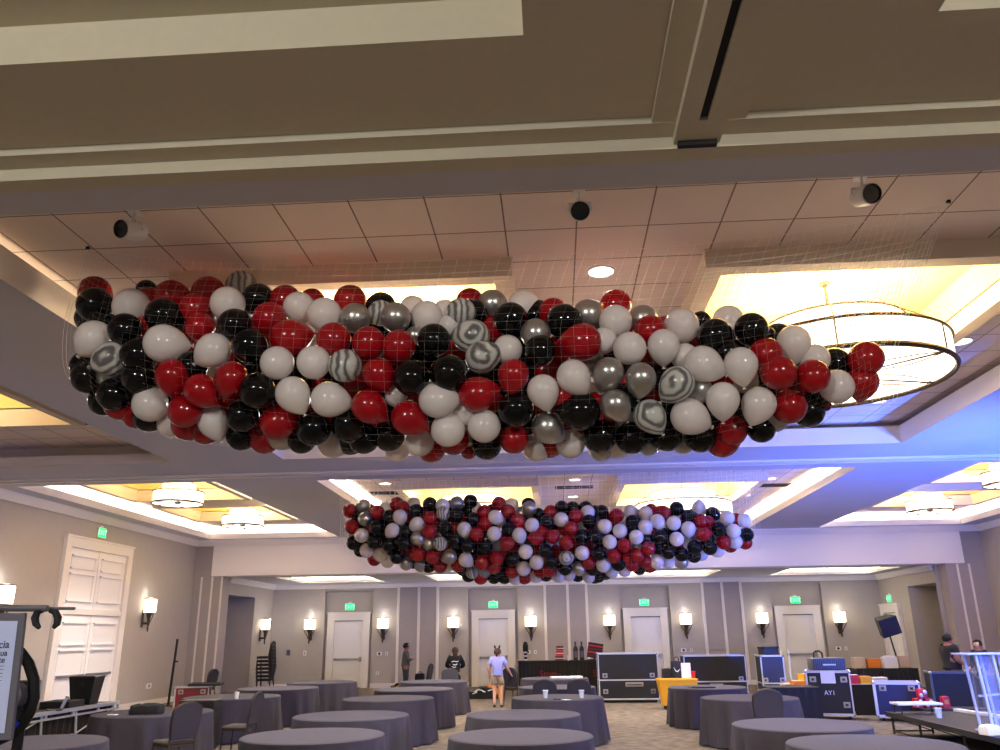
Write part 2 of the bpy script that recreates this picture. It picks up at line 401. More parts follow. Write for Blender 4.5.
cr = MB(); crown(cr, XBL, YB, XBR, YB, Z3, 0, -1); crown(cr, XBL, 27.6, XBL, YB, Z3, 1, 0); crown(cr, XBR, 27.6, XBR, YB, Z3, -1, 0); cr.build('trim_10', 'header', kind='structure')
bb = MB()
for i in range(0, len(edges), 2): bb.box(edges[i], edges[i+1], YB-.115, YB, 0, .16)
bb.build('baseboard_back', 'trim', kind='structure')

def service_door(n, bar=True, w=.83, h=2.72):
    root = MB(); t = .27
    root.box(-w, -w+t, -.1, .06, 0, h-t); root.box(w-t, w, -.1, .06, 0, h-t); root.box(-w, w, -.1, .06, h-t, h)
    root.box(-w-.03, w+.03, -.115, .06, h, h+.05)
    r = root.build('door_%d' % n, 'trim', kind='structure')
    lf = MB(); a = w-t
    lf.box(-a, a, 0, .05, .02, h-t-.02)
    for zz in (.25, .95, 1.55, 1.72): lf.box(-a+.16, a-.16, -.012, 0, zz, zz+.02)
    for xx in (-a+.16, a-.18): lf.box(xx, xx+.02, -.012, 0, .25, .97); lf.box(xx, xx+.02, -.012, 0, 1.72, 2.2)
    lf.box(-a+.16, a-.16, -.012, 0, 2.18, 2.2); lf.build('door_leaf', 'door', r)
    rv = MB(); rv.box(-a, a, -.02, .0, h-t-.025, h-t); rv.build('gap_shade_strip', 'dark', r)  # shade between leaf and frame head, put in as a solid dark strip
    if bar:
        pb = MB(); pb.rbox(-a+.04, a-.04, -.09, -.05, .99, 1.07, .015); pb.rbox(a-.12, a-.02, -.1, 0, .95, 1.11, .01); pb.rbox(-a+.03, -a+.1, -.09, 0, .98, 1.08, .01); pb.build('panic_bar', 'steel', r)
    return r
for i, d in enumerate(DX):
    r = service_door(i+1, True); r.location = (d, YB+.14, 0)
r = service_door(5, False); r.location = (XBR-.03, 31.4, 0); r.rotation_euler.z = -PI/2
# tall double door in the left wall
dl = MB(); y0, y1, h, t = 19.36, 22.62, 4.3, .24
dl.box(0, .1, y0, y0+t, 0, h-t); dl.box(0, .1, y1-t, y1, 0, h-t); dl.box(0, .1, y0, y1, h-t, h); dl.box(0, .12, y0-.03, y1+.03, h, h+.05); dl.box(0, .08, y0+t, y1-t, 2.46, 2.6)
d6 = dl.build('door_6', 'trim', kind='structure', loc=(XL, 0, 0))
ym = (y0+y1)/2
def panel_leaf(name, a, b, z0, z1, splits, parent):
    q = MB(); q.box(.012, .035, a+.01, b-.01, z0, z1)
    zs = [z0+.12]+splits+[z1-.12]
    for u, v_ in zip(zs, zs[1:]):
        u2, v2 = u+.05, v_-.05
        for (yy0, yy1, zz0, zz1) in ((a+.14, a+.17, u2, v2), (b-.17, b-.14, u2, v2), (a+.14, b-.14, u2, u2+.03), (a+.14, b-.14, v2-.03, v2)):
            q.box(.034, .045 if yy1-yy0 < .05 else .085, yy0, yy1, zz0, zz1)
    return q.build(name, 'door', parent)
panel_leaf('transom_panel', y0+t, ym, 2.6, h-t, [3.5], d6); panel_leaf('transom_panel', ym, y1-t, 2.6, h-t, [3.5], d6)
for a, b, k in ((y0+t, ym, 1), (ym, y1-t, -1)):
    lf = panel_leaf('door_leaf', a, b, .02, 2.45, [1.68], d6)
    q = MB(); yy = ym-.12*k; q.rbox(.05, .09, min(a, b)+.15 if k == 1 else ym+.05, ym-.05 if k == 1 else b-.15, .99, 1.05, .012); q.build('panic_bar', 'steel', lf)

# ------------------------------------------------------------------ fittings on walls and ceiling
def make_exit(label, loc, rz):
    t = thing('exit_sign', label, 'exit sign', loc, rz, 'green exit signs')
    q = MB(); q.rbox(-.19, .19, -.05, .0, 0, .27, .012); q.rbox(-.06, .06, -.03, -.0, .27, .32, .01); q.build('housing', 'white_plastic', t)
    q = MB(); q.box(-.17, .17, -.056, -.05, .02, .25); f = q.build('face', 'exit_green', t)
    text('lettering', 'EXIT', .19, 'exit_letter', f, (0, -.058, .135), (PI/2, 0, 0))
    return t
names = ['left end door of the back wall', 'back wall door behind the woman in the lilac shirt', 'back wall door behind the tall stacked road case', 'back wall door right of centre, behind the stacked cases']
for d, nm in zip(DX, names): make_exit('green lit exit sign over the '+nm, (d, YB+.2, 2.83), 0)
make_exit('green lit exit sign above the tall white double door', (XL+.001, 20.95, 4.42), PI/2)
make_exit('green lit exit sign over the side door at far right corner', (XBR, 31.4, 2.8), -PI/2)

def make_sconce(label, loc, rz, grp='lit wall sconces'):
    t = thing('wall_sconce', label, 'wall light', loc, rz, grp)
    q = MB(); n = 12
    pr = [(.20, -.2), (.21, -.16), (.215, .15), (.205, .19)]
    q.lathe(pr, 24, (0, -.2, 0), cap=False, sy=.75); q.build('shade', 'shade_glow', t, True)
    q = MB(); q.lathe([(.19, .185), (.222, .19), (.222, .21), (.08, .235), (.01, .24)], 20, (0, -.2, 0), sy=.75); q.build('top_rim', 'bronze', t, True)
    q = MB(); q.lathe([(.01, -.72), (.022, -.7), (.035, -.62), (.025, -.57), (.045, -.5), (.05, -.42), (.06, -.32), (.1, -.23), (.215, -.2), (.2, -.19)], 16, (0, -.2, 0), sy=.75)
    q.box(-.03, .03, -.2, 0, -.52, -.46); q.build('tapered_holder', 'bronze', t, True)
    for k in (-1, 1):
        q = MB(); q.tube([(k*.21, -.22, -.2), (k*.17, -.22, -.3), (k*.08, -.22, -.42), (k*.035, -.2, -.55)], .016, 6); q.build('side_scroll', 'bronze', t, True)
    q = MB(); q.rbox(-.05, .05, -.03, 0, -.6, -.1, .01); q.build('backplate', 'bronze', t)
    w = Matrix.Rotation(rz, 4, 'Z') @ Vector((0, -.26, .5)); 
    return t
sc_lab = ['left of the leftmost exit door on the back wall', 'right of the leftmost exit door on the back wall', 'left of the exit door behind the woman in lilac',
          'right of the exit door behind the woman in lilac', 'left of the exit door behind the tall road case', 'right of the exit door behind the tall road case',
          'left of the exit door behind the two-part blue case', 'right of the exit door near the back right corner']
for x, l in zip(SX, sc_lab): make_sconce('lit drum wall sconce '+l, (x, YB, 2.33), 0)
make_sconce('lit wall sconce on the left side wall, between the double door and the pilaster', (XL, 23.75, 2.78), PI/2)
make_sconce('lit wall sconce at the left picture edge, above the stand with the lit screen', (XL, 17.22, 2.8), PI/2)
make_sconce('lit wall sconce beside the dark niche at the back left corner', (XBL, 31.1, 2.33), PI/2)

def make_plate(label, loc, rz, w=.12, h=.12, m='white_plastic', dark=False):
    q = MB(); q.rbox(-w/2, w/2, -.02, 0, -h/2, h/2, .006); o = q.build('wall_plate', m, loc=loc, rz=rz)
    tag(o, label, 'wall plate')
    q = MB()
    if dark: q.lathe([(.045, 0), (.045, .012)], 12, (0, -.02, 0), mtx=Matrix.Rotation(PI/2, 4, 'X'))
    else: q.box(-w*.12, w*.12, -.026, -.02, -h*.3, h*.3)
    q.build('switch' if not dark else 'dial', 'dark' if dark else 'frame_grey', o)
for x, nm in ((-6.66, 'second'), (-.98, 'fourth'), (4.84, 'sixth'), (10.49, 'eighth')):
    Y = YB
    make_plate('white wall plate with a dark round dial below the %s sconce of the back wall' % nm, (x-.14, Y, 1.22), 0, .2, .13, dark=True)
    make_plate('small white switch plate just right of the dial plate under the %s back wall sconce' % nm, (x+.14, Y, 1.22), 0, .1, .13)
make_plate('white outlet plate low on the back wall beside the leftmost door', (-6.85, YB, .52), 0, .12, .12)
make_plate('pair of white outlet plates low on the left wall before the red case', (XL, 24.6, .55), PI/2, .3, .14)
make_plate('grey control plate on the back wall left of the leftmost door', (-10.35, YB, 1.3), 0, .14, .2, 'frame_grey')
make_plate('white thermostat plate between the control plate and the leftmost door', (-9.7, YB, 1.27), 0, .12, .18)
make_plate('white box high on the right wall at the right edge, above the men', (XR, 26.4, 2.3), -PI/2, .3, .2)

def make_downlight(label, x, y, z, r=.13):
    t = thing('downlight', label, 'ceiling light', (x, y, z), 0, 'recessed downlights')
    q = MB(); q.lathe([(r*1.15, .0), (r*1.15, -.012), (r, -.02), (r*.98, -.004)], 24, cap=False); q.build('trim_ring', 'white_plastic', t, True)
    q = MB(); q.lathe([(.001, -.008), (r*.98, -.008)], 24, cap=False); q.build('lens', 'lens_glow', t)
    light('SPOT', 'downlight_lamp', (x, y, z-.05), 150 if abs(y-7.63) < .01 else 780, WARMW, (0, 0, 0), .08, spot=112, blend=.7)
for x, y, l in ((.57, 7.63, 'over the nearer net, between the two warm ceiling trays'), (5.33, 10.2, 'right of the nearer large drum chandelier rim'), (5.31, 12.98, 'just below the far rim of the nearer drum chandelier'),
                (.55, 19.4, 'above the middle of the farther net, nearer of two in line'), (.55, 21.95, 'above the middle of the farther net, further of two in line'), (-4.05, 19.3, 'above the left end of the farther net'),
                (5.3, 19.9, 'just right of the top right corner of the farther net'), (5.25, 22.4, 'seen through the right end of the farther net')):
    make_downlight('lit recessed downlight '+l, x, y, TZ-.002)
for x, y in ((-4.1, 10.2), (-4.1, 12.98), (.57, 10.6), (.57, 13.2), (-4.05, 22.0), (-9.2, 6.6), (10.6, 13.0), (-9.2, 20.1), (10.6, 20.1)):
    light('SPOT', 'downlight_lamp', (x, y, TZ-.05), 780, WARMW, (0, 0, 0), .08, spot=112, blend=.7)  # unseen downlights added for more overhead light, no fittings modelled

def make_chandelier(label, x, y, z, R, zc, group=None):
    t = thing('drum_chandelier', label, 'chandelier', (x, y, z), 0, 'large drum chandeliers' if R > 1 else 'small drum chandeliers')
    k = R/1.2; h1 = .32*k**.5 if R > 1 else .26; h2 = .3*k**.5 if R > 1 else .2; R2 = R*.66
    q = MB(); q.lathe([(R, 0), (R, h1)], 64, cap=False); q.lathe([(R-.01, 0), (R-.01, h1)], 64, cap=False); q.build('lower_shade', 'big_shade', t, True)
    q = MB(); q.lathe([(R2, h1), (R2, h1+h2)], 64, cap=False); q.lathe([(R2-.01, h1), (R2-.01, h1+h2)], 64, cap=False); q.build('upper_shade', 'big_shade', t, True)
    q = MB(); q.lathe([(.001, .07), (R-.02, .07)], 64, cap=False); q.build('diffuser', 'diffuser', t)
    for rr, zz, w in ((R, 0, .03), (R, h1, .018), (R2, h1+h2, .012)):
        q = MB(); q.tube([((rr+.008)*math.cos(2*PI*i/72), (rr+.008)*math.sin(2*PI*i/72), zz) for i in range(72)], w*(1 if R > 1 else .7), 6, closed=True); q.build('ring', 'bronze', t, True)
    n = 6
    for i in range(n):
        a = 2*PI*i/n+(math.radians(-108) if R > 1 else .75); c, s_ = math.cos(a), math.sin(a)
        q = MB(); q.tube([((R+.012)*c, (R+.012)*s_, -.01), ((R+.012)*c, (R+.012)*s_, h1+.01), ((R2+.012)*c, (R2+.012)*s_, h1+h2)], .009 if R > 1 else .006, 5); q.build('strap', 'bronze', t, True)
        q = MB()
        for da in (-.012, .012):
            q.tube([(R*math.cos(a+da), R*math.sin(a+da), 0), (.05*c, .05*s_, .02)], .006, 5)
        q.tube([(R*c, R*s_, 0), (R*.8*math.cos(a+.12), R*.8*math.sin(a+.12), .01), (R*.6*math.cos(a+.25), R*.6*math.sin(a+.25), .015), (R*.42*math.cos(a+.3), R*.42*math.sin(a+.3), .03)], .006, 5)
        q.tube([(R*c, R*s_, 0), (R*.8*math.cos(a-.12), R*.8*math.sin(a-.12), .01), (R*.6*math.cos(a-.25), R*.6*math.sin(a-.25), .015), (R*.42*math.cos(a-.3), R*.42*math.sin(a-.3), .03)], .006, 5)
        q.build('spoke', 'bronze', t, True)
    q = MB(); q.tube([(0, 0, .08), (0, 0, zc-z-.02)], .02, 8); q.lathe([(.07, zc-z-.03), (.07, zc-z), (.001, zc-z)], 20); q.lathe([(.001, -.03), (.06, -.01), (.08, .05)], 16); q.build('stem', 'bronze', t, True)
    return t
CH = [make_chandelier('very large lit drum chandelier at right, partly behind the nearer balloons', 3.3, 9.05, 4.58, 1.2, 5.78),
      make_chandelier('large lit drum chandelier hidden behind the left half of the nearer balloons', -2.07, 9.05, 4.58, 1.2, 5.78),
      make_chandelier('large lit drum chandelier above the right half of the farther balloons', 3.3, 20.85, 4.62, 1.2, 5.78),
      make_chandelier('large lit drum chandelier above the left half of the farther balloons', -2.07, 20.85, 4.62, 1.2, 5.78),
      make_chandelier('small two-tier drum chandelier at upper left, the nearer of the left pair', -8.72, 18.3, 4.85, .56, 5.78),
      make_chandelier('small two-tier drum chandelier at left, the farther of the left pair', -8.72, 22.4, 4.85, .56, 5.78),
      make_chandelier('small two-tier drum chandelier cut by the right edge, nearer of the right pair', 10.05, 18.3, 4.85, .56, 5.78),
      make_chandelier('small two-tier drum chandelier at right, the farther of the right pair', 10.05, 22.4, 4.85, .56, 5.78)]

def make_track_head(label, x, y, tgt):
    t = thing('spot_lamp', label, 'spotlight', (x, y, TZ), 0, 'white spotlight heads')
    q = MB(); q.rbox(-.05, .05, -.07, .07, -.03, 0, .008); q.tube([(0, 0, -.02), (0, 0, -.12)], .014, 8); q.build('mount', 'white_plastic', t, True)
    q = MB(); q.tube([(-.095, 0, -.2), (-.095, 0, -.13), (.095, 0, -.13), (.095, 0, -.2)], .01, 6); q.build('yoke', 'white_plastic', t, True)
    d = (Vector(tgt)).normalized(); R_ = d.to_track_quat('Z', 'Y').to_matrix().to_4x4(); R_.translation = Vector((0, 0, -.2))
    q = MB(); q.lathe([(.001, -.135), (.05, -.13), (.075, -.11), (.085, -.02), (.085, .11), (.076, .12)], 20, mtx=R_, cap=False); q.build('lamp_body', 'white_plastic', t, True)
    q = MB(); q.lathe([(.001, .095), (.07, .1), (.08, .122)], 20, mtx=R_, cap=False); q.build('lens', 'lens_dark', t, True)
make_track_head('white spotlight head under the tiles at left, aimed down left', -3.54, 6.02, (-.3, -.9, -.32))
make_track_head('white spotlight head under the tiles near the middle, aimed at viewer', .3, 6.02, (0, -.9, -.5))
make_track_head('white spotlight head under the tiles at right, aimed down right', 2.6, 5.98, (.1, -.9, -.35))
def make_vent(label, cx, cy, z, w, d, n=6):
    t = thing('ceiling_vent', label, 'air vent', (cx, cy, z), 0, 'dark ceiling grilles')
    q = MB(); ring(q, -w/2, w/2, -d/2, d/2, -.015, 0, .03); q.build('frame', 'vent_dark', t)
    q = MB()
    for i in range(n): q.box(-w/2, w/2, -d/2+(i+.2)*d/n, -d/2+(i+.6)*d/n, -.012, -.004)
    q.build('louvres', 'dark', t)
make_vent('dark ceiling grille in the left side bay of the nearer coffer', -8.35, 12.75, TZ, .9, .5)
make_vent('dark ceiling grille between downlights above the farther net', .55, 20.5, TZ, .9, .3)
make_vent('dark ceiling grille at right of the second bay by the bright cove', 5.6, 20.9, TZ, .8, .4)
make_vent('dark ceiling grille at left of the second bay by the bright cove', -4.3, 20.7, TZ, .8, .4)
q = MB(); q.box(3.95, 5.05, 14.71, 14.755, 5.2, 5.37); fg = q.build('wall_grille', 'vent_dark'); tag(fg, 'dark rectangular grille in the upright face behind the right end of the nearer net', 'air vent')
q = MB()
for i in range(5): q.box(3.97, 5.03, 14.702, 14.71, 5.215+i*.031, 5.23+i*.031)
q.build('louvre', 'dark', fg)
# ------------------------------------------------------------------ balloons
def balloon_mesh(name, m, seg=26, rings=18):
    me = bpy.data.meshes.new(name); vs = []; fs = []; pr = []
    for i in range(rings+1):
        a = PI*i/rings; z = math.cos(a); r = math.sin(a)
        if z < 0:
            u = -z; z2 = -(u*1.4); r = max(.045, (1-u**1.95)**.82)
        else: z2 = z
        pr.append((max(r, .0008), z2))
    pr.append((.045, -1.43)); pr.append((.085, -1.48)); pr.append((.0008, -1.47))
    q = MB(); q.lathe(pr, seg, cap=False)
    me.from_pydata(q.v, [], q.f); me.update(); me.materials.append(M[m]); me.polygons.foreach_set('use_smooth', [True]*len(me.polygons)); return me
BM = {'R': ('red', balloon_mesh('red_balloon', 'latex_red')), 'W': ('white', balloon_mesh('white_balloon', 'latex_white')), 'K': ('black', balloon_mesh('black_balloon', 'latex_black')),
      'S': ('silver', balloon_mesh('silver_balloon', 'latex_silver')), 'M': ('marbled', balloon_mesh('marbled_balloon', 'latex_marble'))}
NEAR = '''@70 270 6.25
R165,150,100,1,-50;K160,230,112;W390,240,115,.5;K485,130,55,1.6;R650,170,105,.8,-10;R870,140,105,1;R790,250,100,.6;K345,370,105;K600,290,110,0,-20;R820,360,92,.4;W140,440,112,0,225;M250,560,110,0,200
W605,460,120,0,-5;W885,510,108,0,215;K140,300,80,1.2;K440,540,115,.3;K100,600,75,.8;R480,380,80,1.6
@70 360 6.25
K130,110,90,.5;K290,220,105;K215,260,80,.8;K440,120,110,.5;R640,115,105,0,-85;R830,200,105,0,-40;W505,270,110,.4;R420,330,95,.8;R720,320,105;W640,400,92,.8;R850,440,92,.8;W900,400,95,.3,-70;K760,50,85,1
@210 270 6.25
M195,110,85,1.3;K300,190,85,.9;W115,215,108;K160,340,102;R470,190,85,.9;R640,200,70,1.3;W560,240,98,.4;W720,290,108,.5;R885,200,88,1;S915,300,95,.5;R370,310,105,.5;R510,420,118,.2,10;R770,430,108;K255,480,110;W425,580,105;W645,575,106;M850,605,105
@210 360 6.25
R130,130,105,0,250;K310,200,115;K210,340,105,.3;K200,480,92,.6;W525,225,108,0,-60;W760,250,112,0,-12;R440,380,112,.4,35;R350,480,100,.7;K650,420,110,.4;K570,490,92,.8;W770,510,88,.9;K880,410,115,.4
@350 270 6.25
K200,230,82,1;S285,300,95;M190,275,70,.6;W390,250,72,1.3;W480,300,100,.7;W590,270,70,1;M690,270,95;R750,200,75,1.2;S890,220,80,.9;K770,280,80,1.1;R120,455,105;R310,475,105;K525,440,105;M750,415,108,0,178;M840,540,104,0,20;S400,410,50,1.3;W620,350,60,1
@350 360 6.25
R185,100,100,0,-60;R130,300,108,0,-40;R380,370,110,0,-35;K390,110,115;K620,90,120;W560,250,112,0,2;R810,210,112,0,15;K95,490,98,.6;K240,480,98,.6;W300,550,70,1;W440,510,92,.7;R510,550,80,1;W620,430,107;W840,410,104;R650,500,96,.7;R740,570,45,1.2;K855,530,95,.6;W720,330,70,.8;W290,220,60,.9
@490 270 6.25
W210,230,105,.9;K125,315,108;R400,270,92,.9;K460,330,112,.3;S610,290,85,.6;R790,220,85,1;W785,320,104;S290,400,80,.4;K320,500,98;R560,450,118,0,182;W710,440,70,.5;W875,490,104;W110,500,92,.4
@490 360 6.25
R145,105,98,0,-95;K170,300,115,.3;W335,205,100,0,-75;W530,115,105,0,-55;K550,320,122,.2,180;R145,490,92,.4;R460,230,80,.9;R650,300,80,.8;S370,430,100,.3,-40;W285,540,78,.8;W500,520,92,.7;K680,480,108,.5;S690,560,66,.9;K880,490,102,.5;S735,95,98,0,-112;S940,130,98,0,-95;S790,290,96,0,-55;K820,240,80,.9
@630 290 6.25
S75,180,78,.9;R125,260,85,.5;W325,230,110,.4;K440,200,55,1.3;W210,360,100,0,-88;W610,190,85,.9;K535,280,108;K755,255,108;K860,285,45,1.3;W335,420,70,.7;W470,470,115,0,-25;W695,480,106,0,-82;R840,400,90,.5;R920,510,112;K610,390,75,.9
@630 360 6.25
M285,160,110,0,230;S430,190,72,.8;W580,260,105,0,-88;W800,290,107,0,250;W385,360,115,0,-25;M130,360,102,0,-55;S110,540,50,.9;K230,480,98,.5;S330,520,55,.9;K440,470,103,.5;R620,430,104,.4;R590,500,90,.7,20;K810,420,92,.5
@750 300 5.357
W235,240,90,.2,-88;W345,320,68,.9;R335,405,92,.1;W465,460,92,.5;R615,320,92,.1;R600,450,72,.9,-95;R210,570,96,.1;K310,590,88,.6;R400,565,28,1.2'''
FAR = '''@340 480 7.143
R75,220;S170,185;R265,230;S180,280;R85,330;W325,210,1;R410,175;R445,200,.3;K350,260,.2;W430,270,0,-80;W155,395;K100,450;K265,335;K245,445;W190,500;K150,500,1;W370,365,0,230;K350,465;W290,530,.5;R250,560,1;W340,575,.8;K455,450;K405,545;K545,220;W530,175,1
K640,175;R640,270,.2;W545,320,0,215;K470,370,.5;R640,365;S560,420,0,-30;S640,455,.7;M715,455;W735,180;M740,240;K750,340;K930,150;S835,165;K835,250;W890,360,0,-80;R550,530,0,190;R660,550;S775,550,0,200;R720,610,.5;S475,590,.3;S580,605,.6;R845,610,.4;W905,575,0,-40;K815,435;K910,470;R975,390;K950,280,.3;K920,680,.9;M950,650,.5
@460 480 7.143
R175,225;R275,170;R345,225;W370,180,.8;W260,270,0,-30;R410,290;S495,210,0,-90;K490,175,.4;W515,320;R175,310,.4;W245,380;K345,350;W425,400,0,-70;R335,455;K185,470;R540,415,0,180;K620,300;R645,230,.9;W720,285;K725,200;K805,200,.5;R825,255;K900,200,.7;W915,230;K920,300;R795,340;R665,400;R585,375,.4;R760,450;K870,400;K955,400
W470,510;R160,590;R265,560;K370,565;W455,630,.4;W550,590;K610,510;K650,580;M765,555,0,20;W875,520;K750,630;R915,590,.3;S850,630,.3;R150,690,.7;K240,690,.8;R370,650,.4;W395,700,.9;R460,690,.8;W545,685,.7;R640,640,.4;W700,680,.5;W780,670,.8;W920,680,.5;K985,680,.6;K320,690,1;R240,620,.4;K510,440,.7;R430,350,.8;K90,560,.8;R580,650,.8
@580 480 7.143
K155,225;R260,255;W360,225,.9;K375,300;W465,235,.4;R510,220,.9;R590,230,0,150;K690,205;W175,330;W285,360;W470,340,0,-70;W560,300,0,-35;W670,310;W850,200,0,90;K770,260,.2;K945,240;W775,355,0,-80;R860,290;R885,385,0,10;W400,410;W690,420;W210,440;K570,400;R310,465;R490,490;R245,540;R405,535;K625,510;K725,530;K815,480;K810,540,.3;K925,480;W545,580;K130,520
W165,610;K270,600;W320,640,.5;R370,600,.4;R460,580,.4;W630,580,.5;S720,580,.5;K90,630,.4;W230,650,.6;K100,690,.9;K150,430,.6;R340,560,.6;K470,420,.7;R100,400,.8
@660 460 7.143
W480,410;R540,430,.8;W600,430;K420,490;W525,510;W535,580,.3;R455,585;K615,535;R605,585,.2;W405,645,.5;R340,450,.7;K330,560,.7'''
NOUT = [(72, 283, 378), (80, 276, 395), (100, 276, 412), (130, 280, 424), (180, 276, 441), (240, 274, 447), (300, 282, 452), (350, 286, 456), (400, 292, 458), (450, 292, 461), (500, 290, 458), (550, 292, 458), (600, 294, 458), (650, 300, 456), (700, 305, 449), (750, 308, 438), (800, 322, 424), (840, 338, 410), (890, 340, 404)]
FOUT = [(343, 500, 548), (370, 497, 560), (400, 497, 569), (450, 494, 575), (500, 496, 580), (550, 500, 582), (600, 502, 581), (640, 502, 575), (690, 502, 563), (720, 508, 554), (757, 512, 548)]
def outline(tab, x):
    x = min(max(x, tab[0][0]), tab[-1][0])
    for (a, t0, b0), (b, t1, b1) in zip(tab, tab[1:]):
        if a <= x <= b:
            k = (x-a)/(b-a); return t0+(t1-t0)*k, b0+(b1-b0)*k
NETS = {'nearer': dict(tab=NOUT, yc=7.1, ry=.72, x0=72, x1=890, dstep=.17, rdef=105/6.25), 'farther': dict(tab=FOUT, yc=17.15, ry=.78, x0=343, x1=757, dstep=.2, rdef=53/7.143)}
def taper(cfg, x):
    u = (2*x-cfg['x0']-cfg['x1'])/(cfg['x1']-cfg['x0']); u = min(1, abs(u)); return max(.25, math.sqrt(max(0, 1-u**4)))
def surf_y(cfg, x, y, rpx):
    t, b = outline(cfg['tab'], x); m = (t+b)/2; h = max(6, (b-t)/2-rpx*.8); v = max(-1, min(1, (y-m)/h))
    return cfg['yc']-cfg['ry']*taper(cfg, x)*math.sqrt(max(0, 1-v*v*.92)), v
def parse(s, near):
    out = []
    for ln in s.split('\n'):
        if ln[0] == '@': ox, oy, k = map(float, ln[1:].split()); continue
        for e in ln.split(';'):
            c = e[0]; n = [float(q) for q in e[1:].split(',')]
            if near: x, y, r = n[:3]; d = n[3] if len(n) > 3 else 0; a = n[4] if len(n) > 4 else None
            else: x, y = n[:2]; r = 52; d = n[2] if len(n) > 2 else 0; a = n[3] if len(n) > 3 else None
            out.append((c, ox+x/k, oy+y/k, r/k, d, a))
    return out
ORD = 'first second third fourth fifth sixth seventh eighth ninth tenth eleventh twelfth thirteenth fourteenth fifteenth sixteenth seventeenth eighteenth nineteenth twentieth'.split()
for t_, te in (('twenty', 'thirtieth'), ('thirty', 'fortieth'), ('forty', 'fiftieth'), ('fifty', 'sixtieth'), ('sixty', 'seventieth'), ('seventy', 'eightieth')): ORD += [t_+'-'+o for o in ORD[:9]]+[te]
def place_balloons(which, data):
    cfg = NETS[which]; recs = []
    for c, x, y, r, d, a in data:
        if which == 'nearer' and r < 14.5 and d > 0: r = min(16.6, r*1.18)   # half-hidden ones are the same size as the rest
        Y, v = surf_y(cfg, x, y, r); Y += d*cfg['dstep']+ (rnd.random()-.5)*.03
        P = at_y(x, y, Y); dep = (P-CAM).dot(FW); R = r*dep/F_PX
        recs.append([c, P, R, a, v, x, d, False])
    # balloons deeper in the bag, where gaps between the front ones show them
    pts = []; g = cfg['rdef']*.33
    front = []
    for q in recs:
        X, Yp, dp = px_of(q[1]); front.append((X, Yp, q[2]*F_PX/dp))
    x = cfg['x0']+12
    while x < cfg['x1']-45*(cfg['rdef']/16.8):
        t, b = outline(cfg['tab'], x); y = t+cfg['rdef']*1.5
        while y < b-cfg['rdef']*.6:
            if not any((x-X)**2+(y-Y_)**2 < (r*.93)**2 for X, Y_, r in front): pts.append((x, y))
            y += g
        x += g
    while pts:
        x, y = max(pts, key=lambda p: sum(1 for o in pts if (o[0]-p[0])**2+(o[1]-p[1])**2 < (cfg['rdef']*.8)**2))
        rr = cfg['rdef']*1.0; t, b = outline(cfg['tab'], x); y = min(max(y, t+rr*1.5), b-rr)
        P = at_y(x, y, cfg['yc']-cfg['ry']*.12+rnd.uniform(-.05, .05)); dep = (P-CAM).dot(FW)
        recs.append([rnd.choice('KKKRRRWS'), P, rr*dep/F_PX, None, 0, x, 3, True])
        n0 = len(pts); pts = [p for p in pts if (p[0]-x)**2+(p[1]-y)**2 > (rr*.9)**2]
        if len(pts) == n0: pts.remove(max(pts, key=lambda p: -abs(p[0]-x)-abs(p[1]-y)))
    groups = {}
    for q in recs:
        col = BM[q[0]][0]
        row = 'deep' if q[7] else ('top' if q[4] < -.62 else 'upper' if q[4] < -.18 else 'middle' if q[4] < .25 else 'lower' if q[4] < .68 else 'bottom')
        groups.setdefault((col, row), []).append(q)
    for (col, row), L in groups.items():
        L.sort(key=lambda q: q[5]); n = len(L)
        for i, q in enumerate(L):
            c, P, R, a, v, x, d, deep = q
            o = bpy.data.objects.new('%s_balloon' % col, BM[c][1]); COL.objects.link(o); o.scale = (R, R, R)
            if a is not None:
                t = (RI*math.cos(math.radians(a))+UP*math.sin(math.radians(a))+FW*rnd.uniform(-.05, .25)).normalized()
            else:
                t = (FW+RI*rnd.uniform(-.5, .5)+UP*rnd.uniform(-.6, .4)).normalized()
            o.location = P-t*(.17*R)
            o.rotation_mode = 'QUATERNION'; o.rotation_quaternion = (-t).to_track_quat('Z', 'Y')
            pos = 'only' if n == 1 else ('leftmost' if i == 0 else 'rightmost' if i == n-1 else ORD[i])
            if deep:
                tag(o, '%s balloon deep inside the %s net, glimpsed through gaps, %s %s from left' % (col, which, pos if pos not in ('leftmost', 'rightmost', 'only') else ORD[i], col), 'balloon', 'balloons deep inside the %s net' % which)
            else:
                if pos == 'only': l = 'the only %s balloon in the %s row of the %s net' % (col, row, which)
                elif pos in ('leftmost', 'rightmost'): l = '%s %s balloon in the %s row of the %s net' % (pos, col, row, which)
                else: l = '%s balloon, %s %s one from left in the %s row of the %s net' % (col, pos, col, row, which)
                tag(o, l, 'balloon', '%s balloons in the %s net' % (col, which))
            if which == 'nearer' and a is not None:
                k = bpy.data.objects.new('knot', KNOT[c]); COL.objects.link(k); k.parent = o
KNOT = {}
for c, mname in (('R', 'latex_red'), ('W', 'latex_white'), ('K', 'latex_black'), ('S', 'latex_silver'), ('M', 'latex_marble')):
    q = MB(); q.tube([(.10*math.cos(2*PI*i/10), .10*math.sin(2*PI*i/10), -1.475) for i in range(10)], .035, 6, closed=True)
    me = bpy.data.meshes.new('knot'); me.from_pydata(q.v, [], q.f); me.update(); me.materials.append(M[mname]); me.polygons.foreach_set('use_smooth', [True]*len(me.polygons)); KNOT[c] = me
place_balloons('nearer', parse(NEAR, True))
place_balloons('farther', parse(FAR, False))

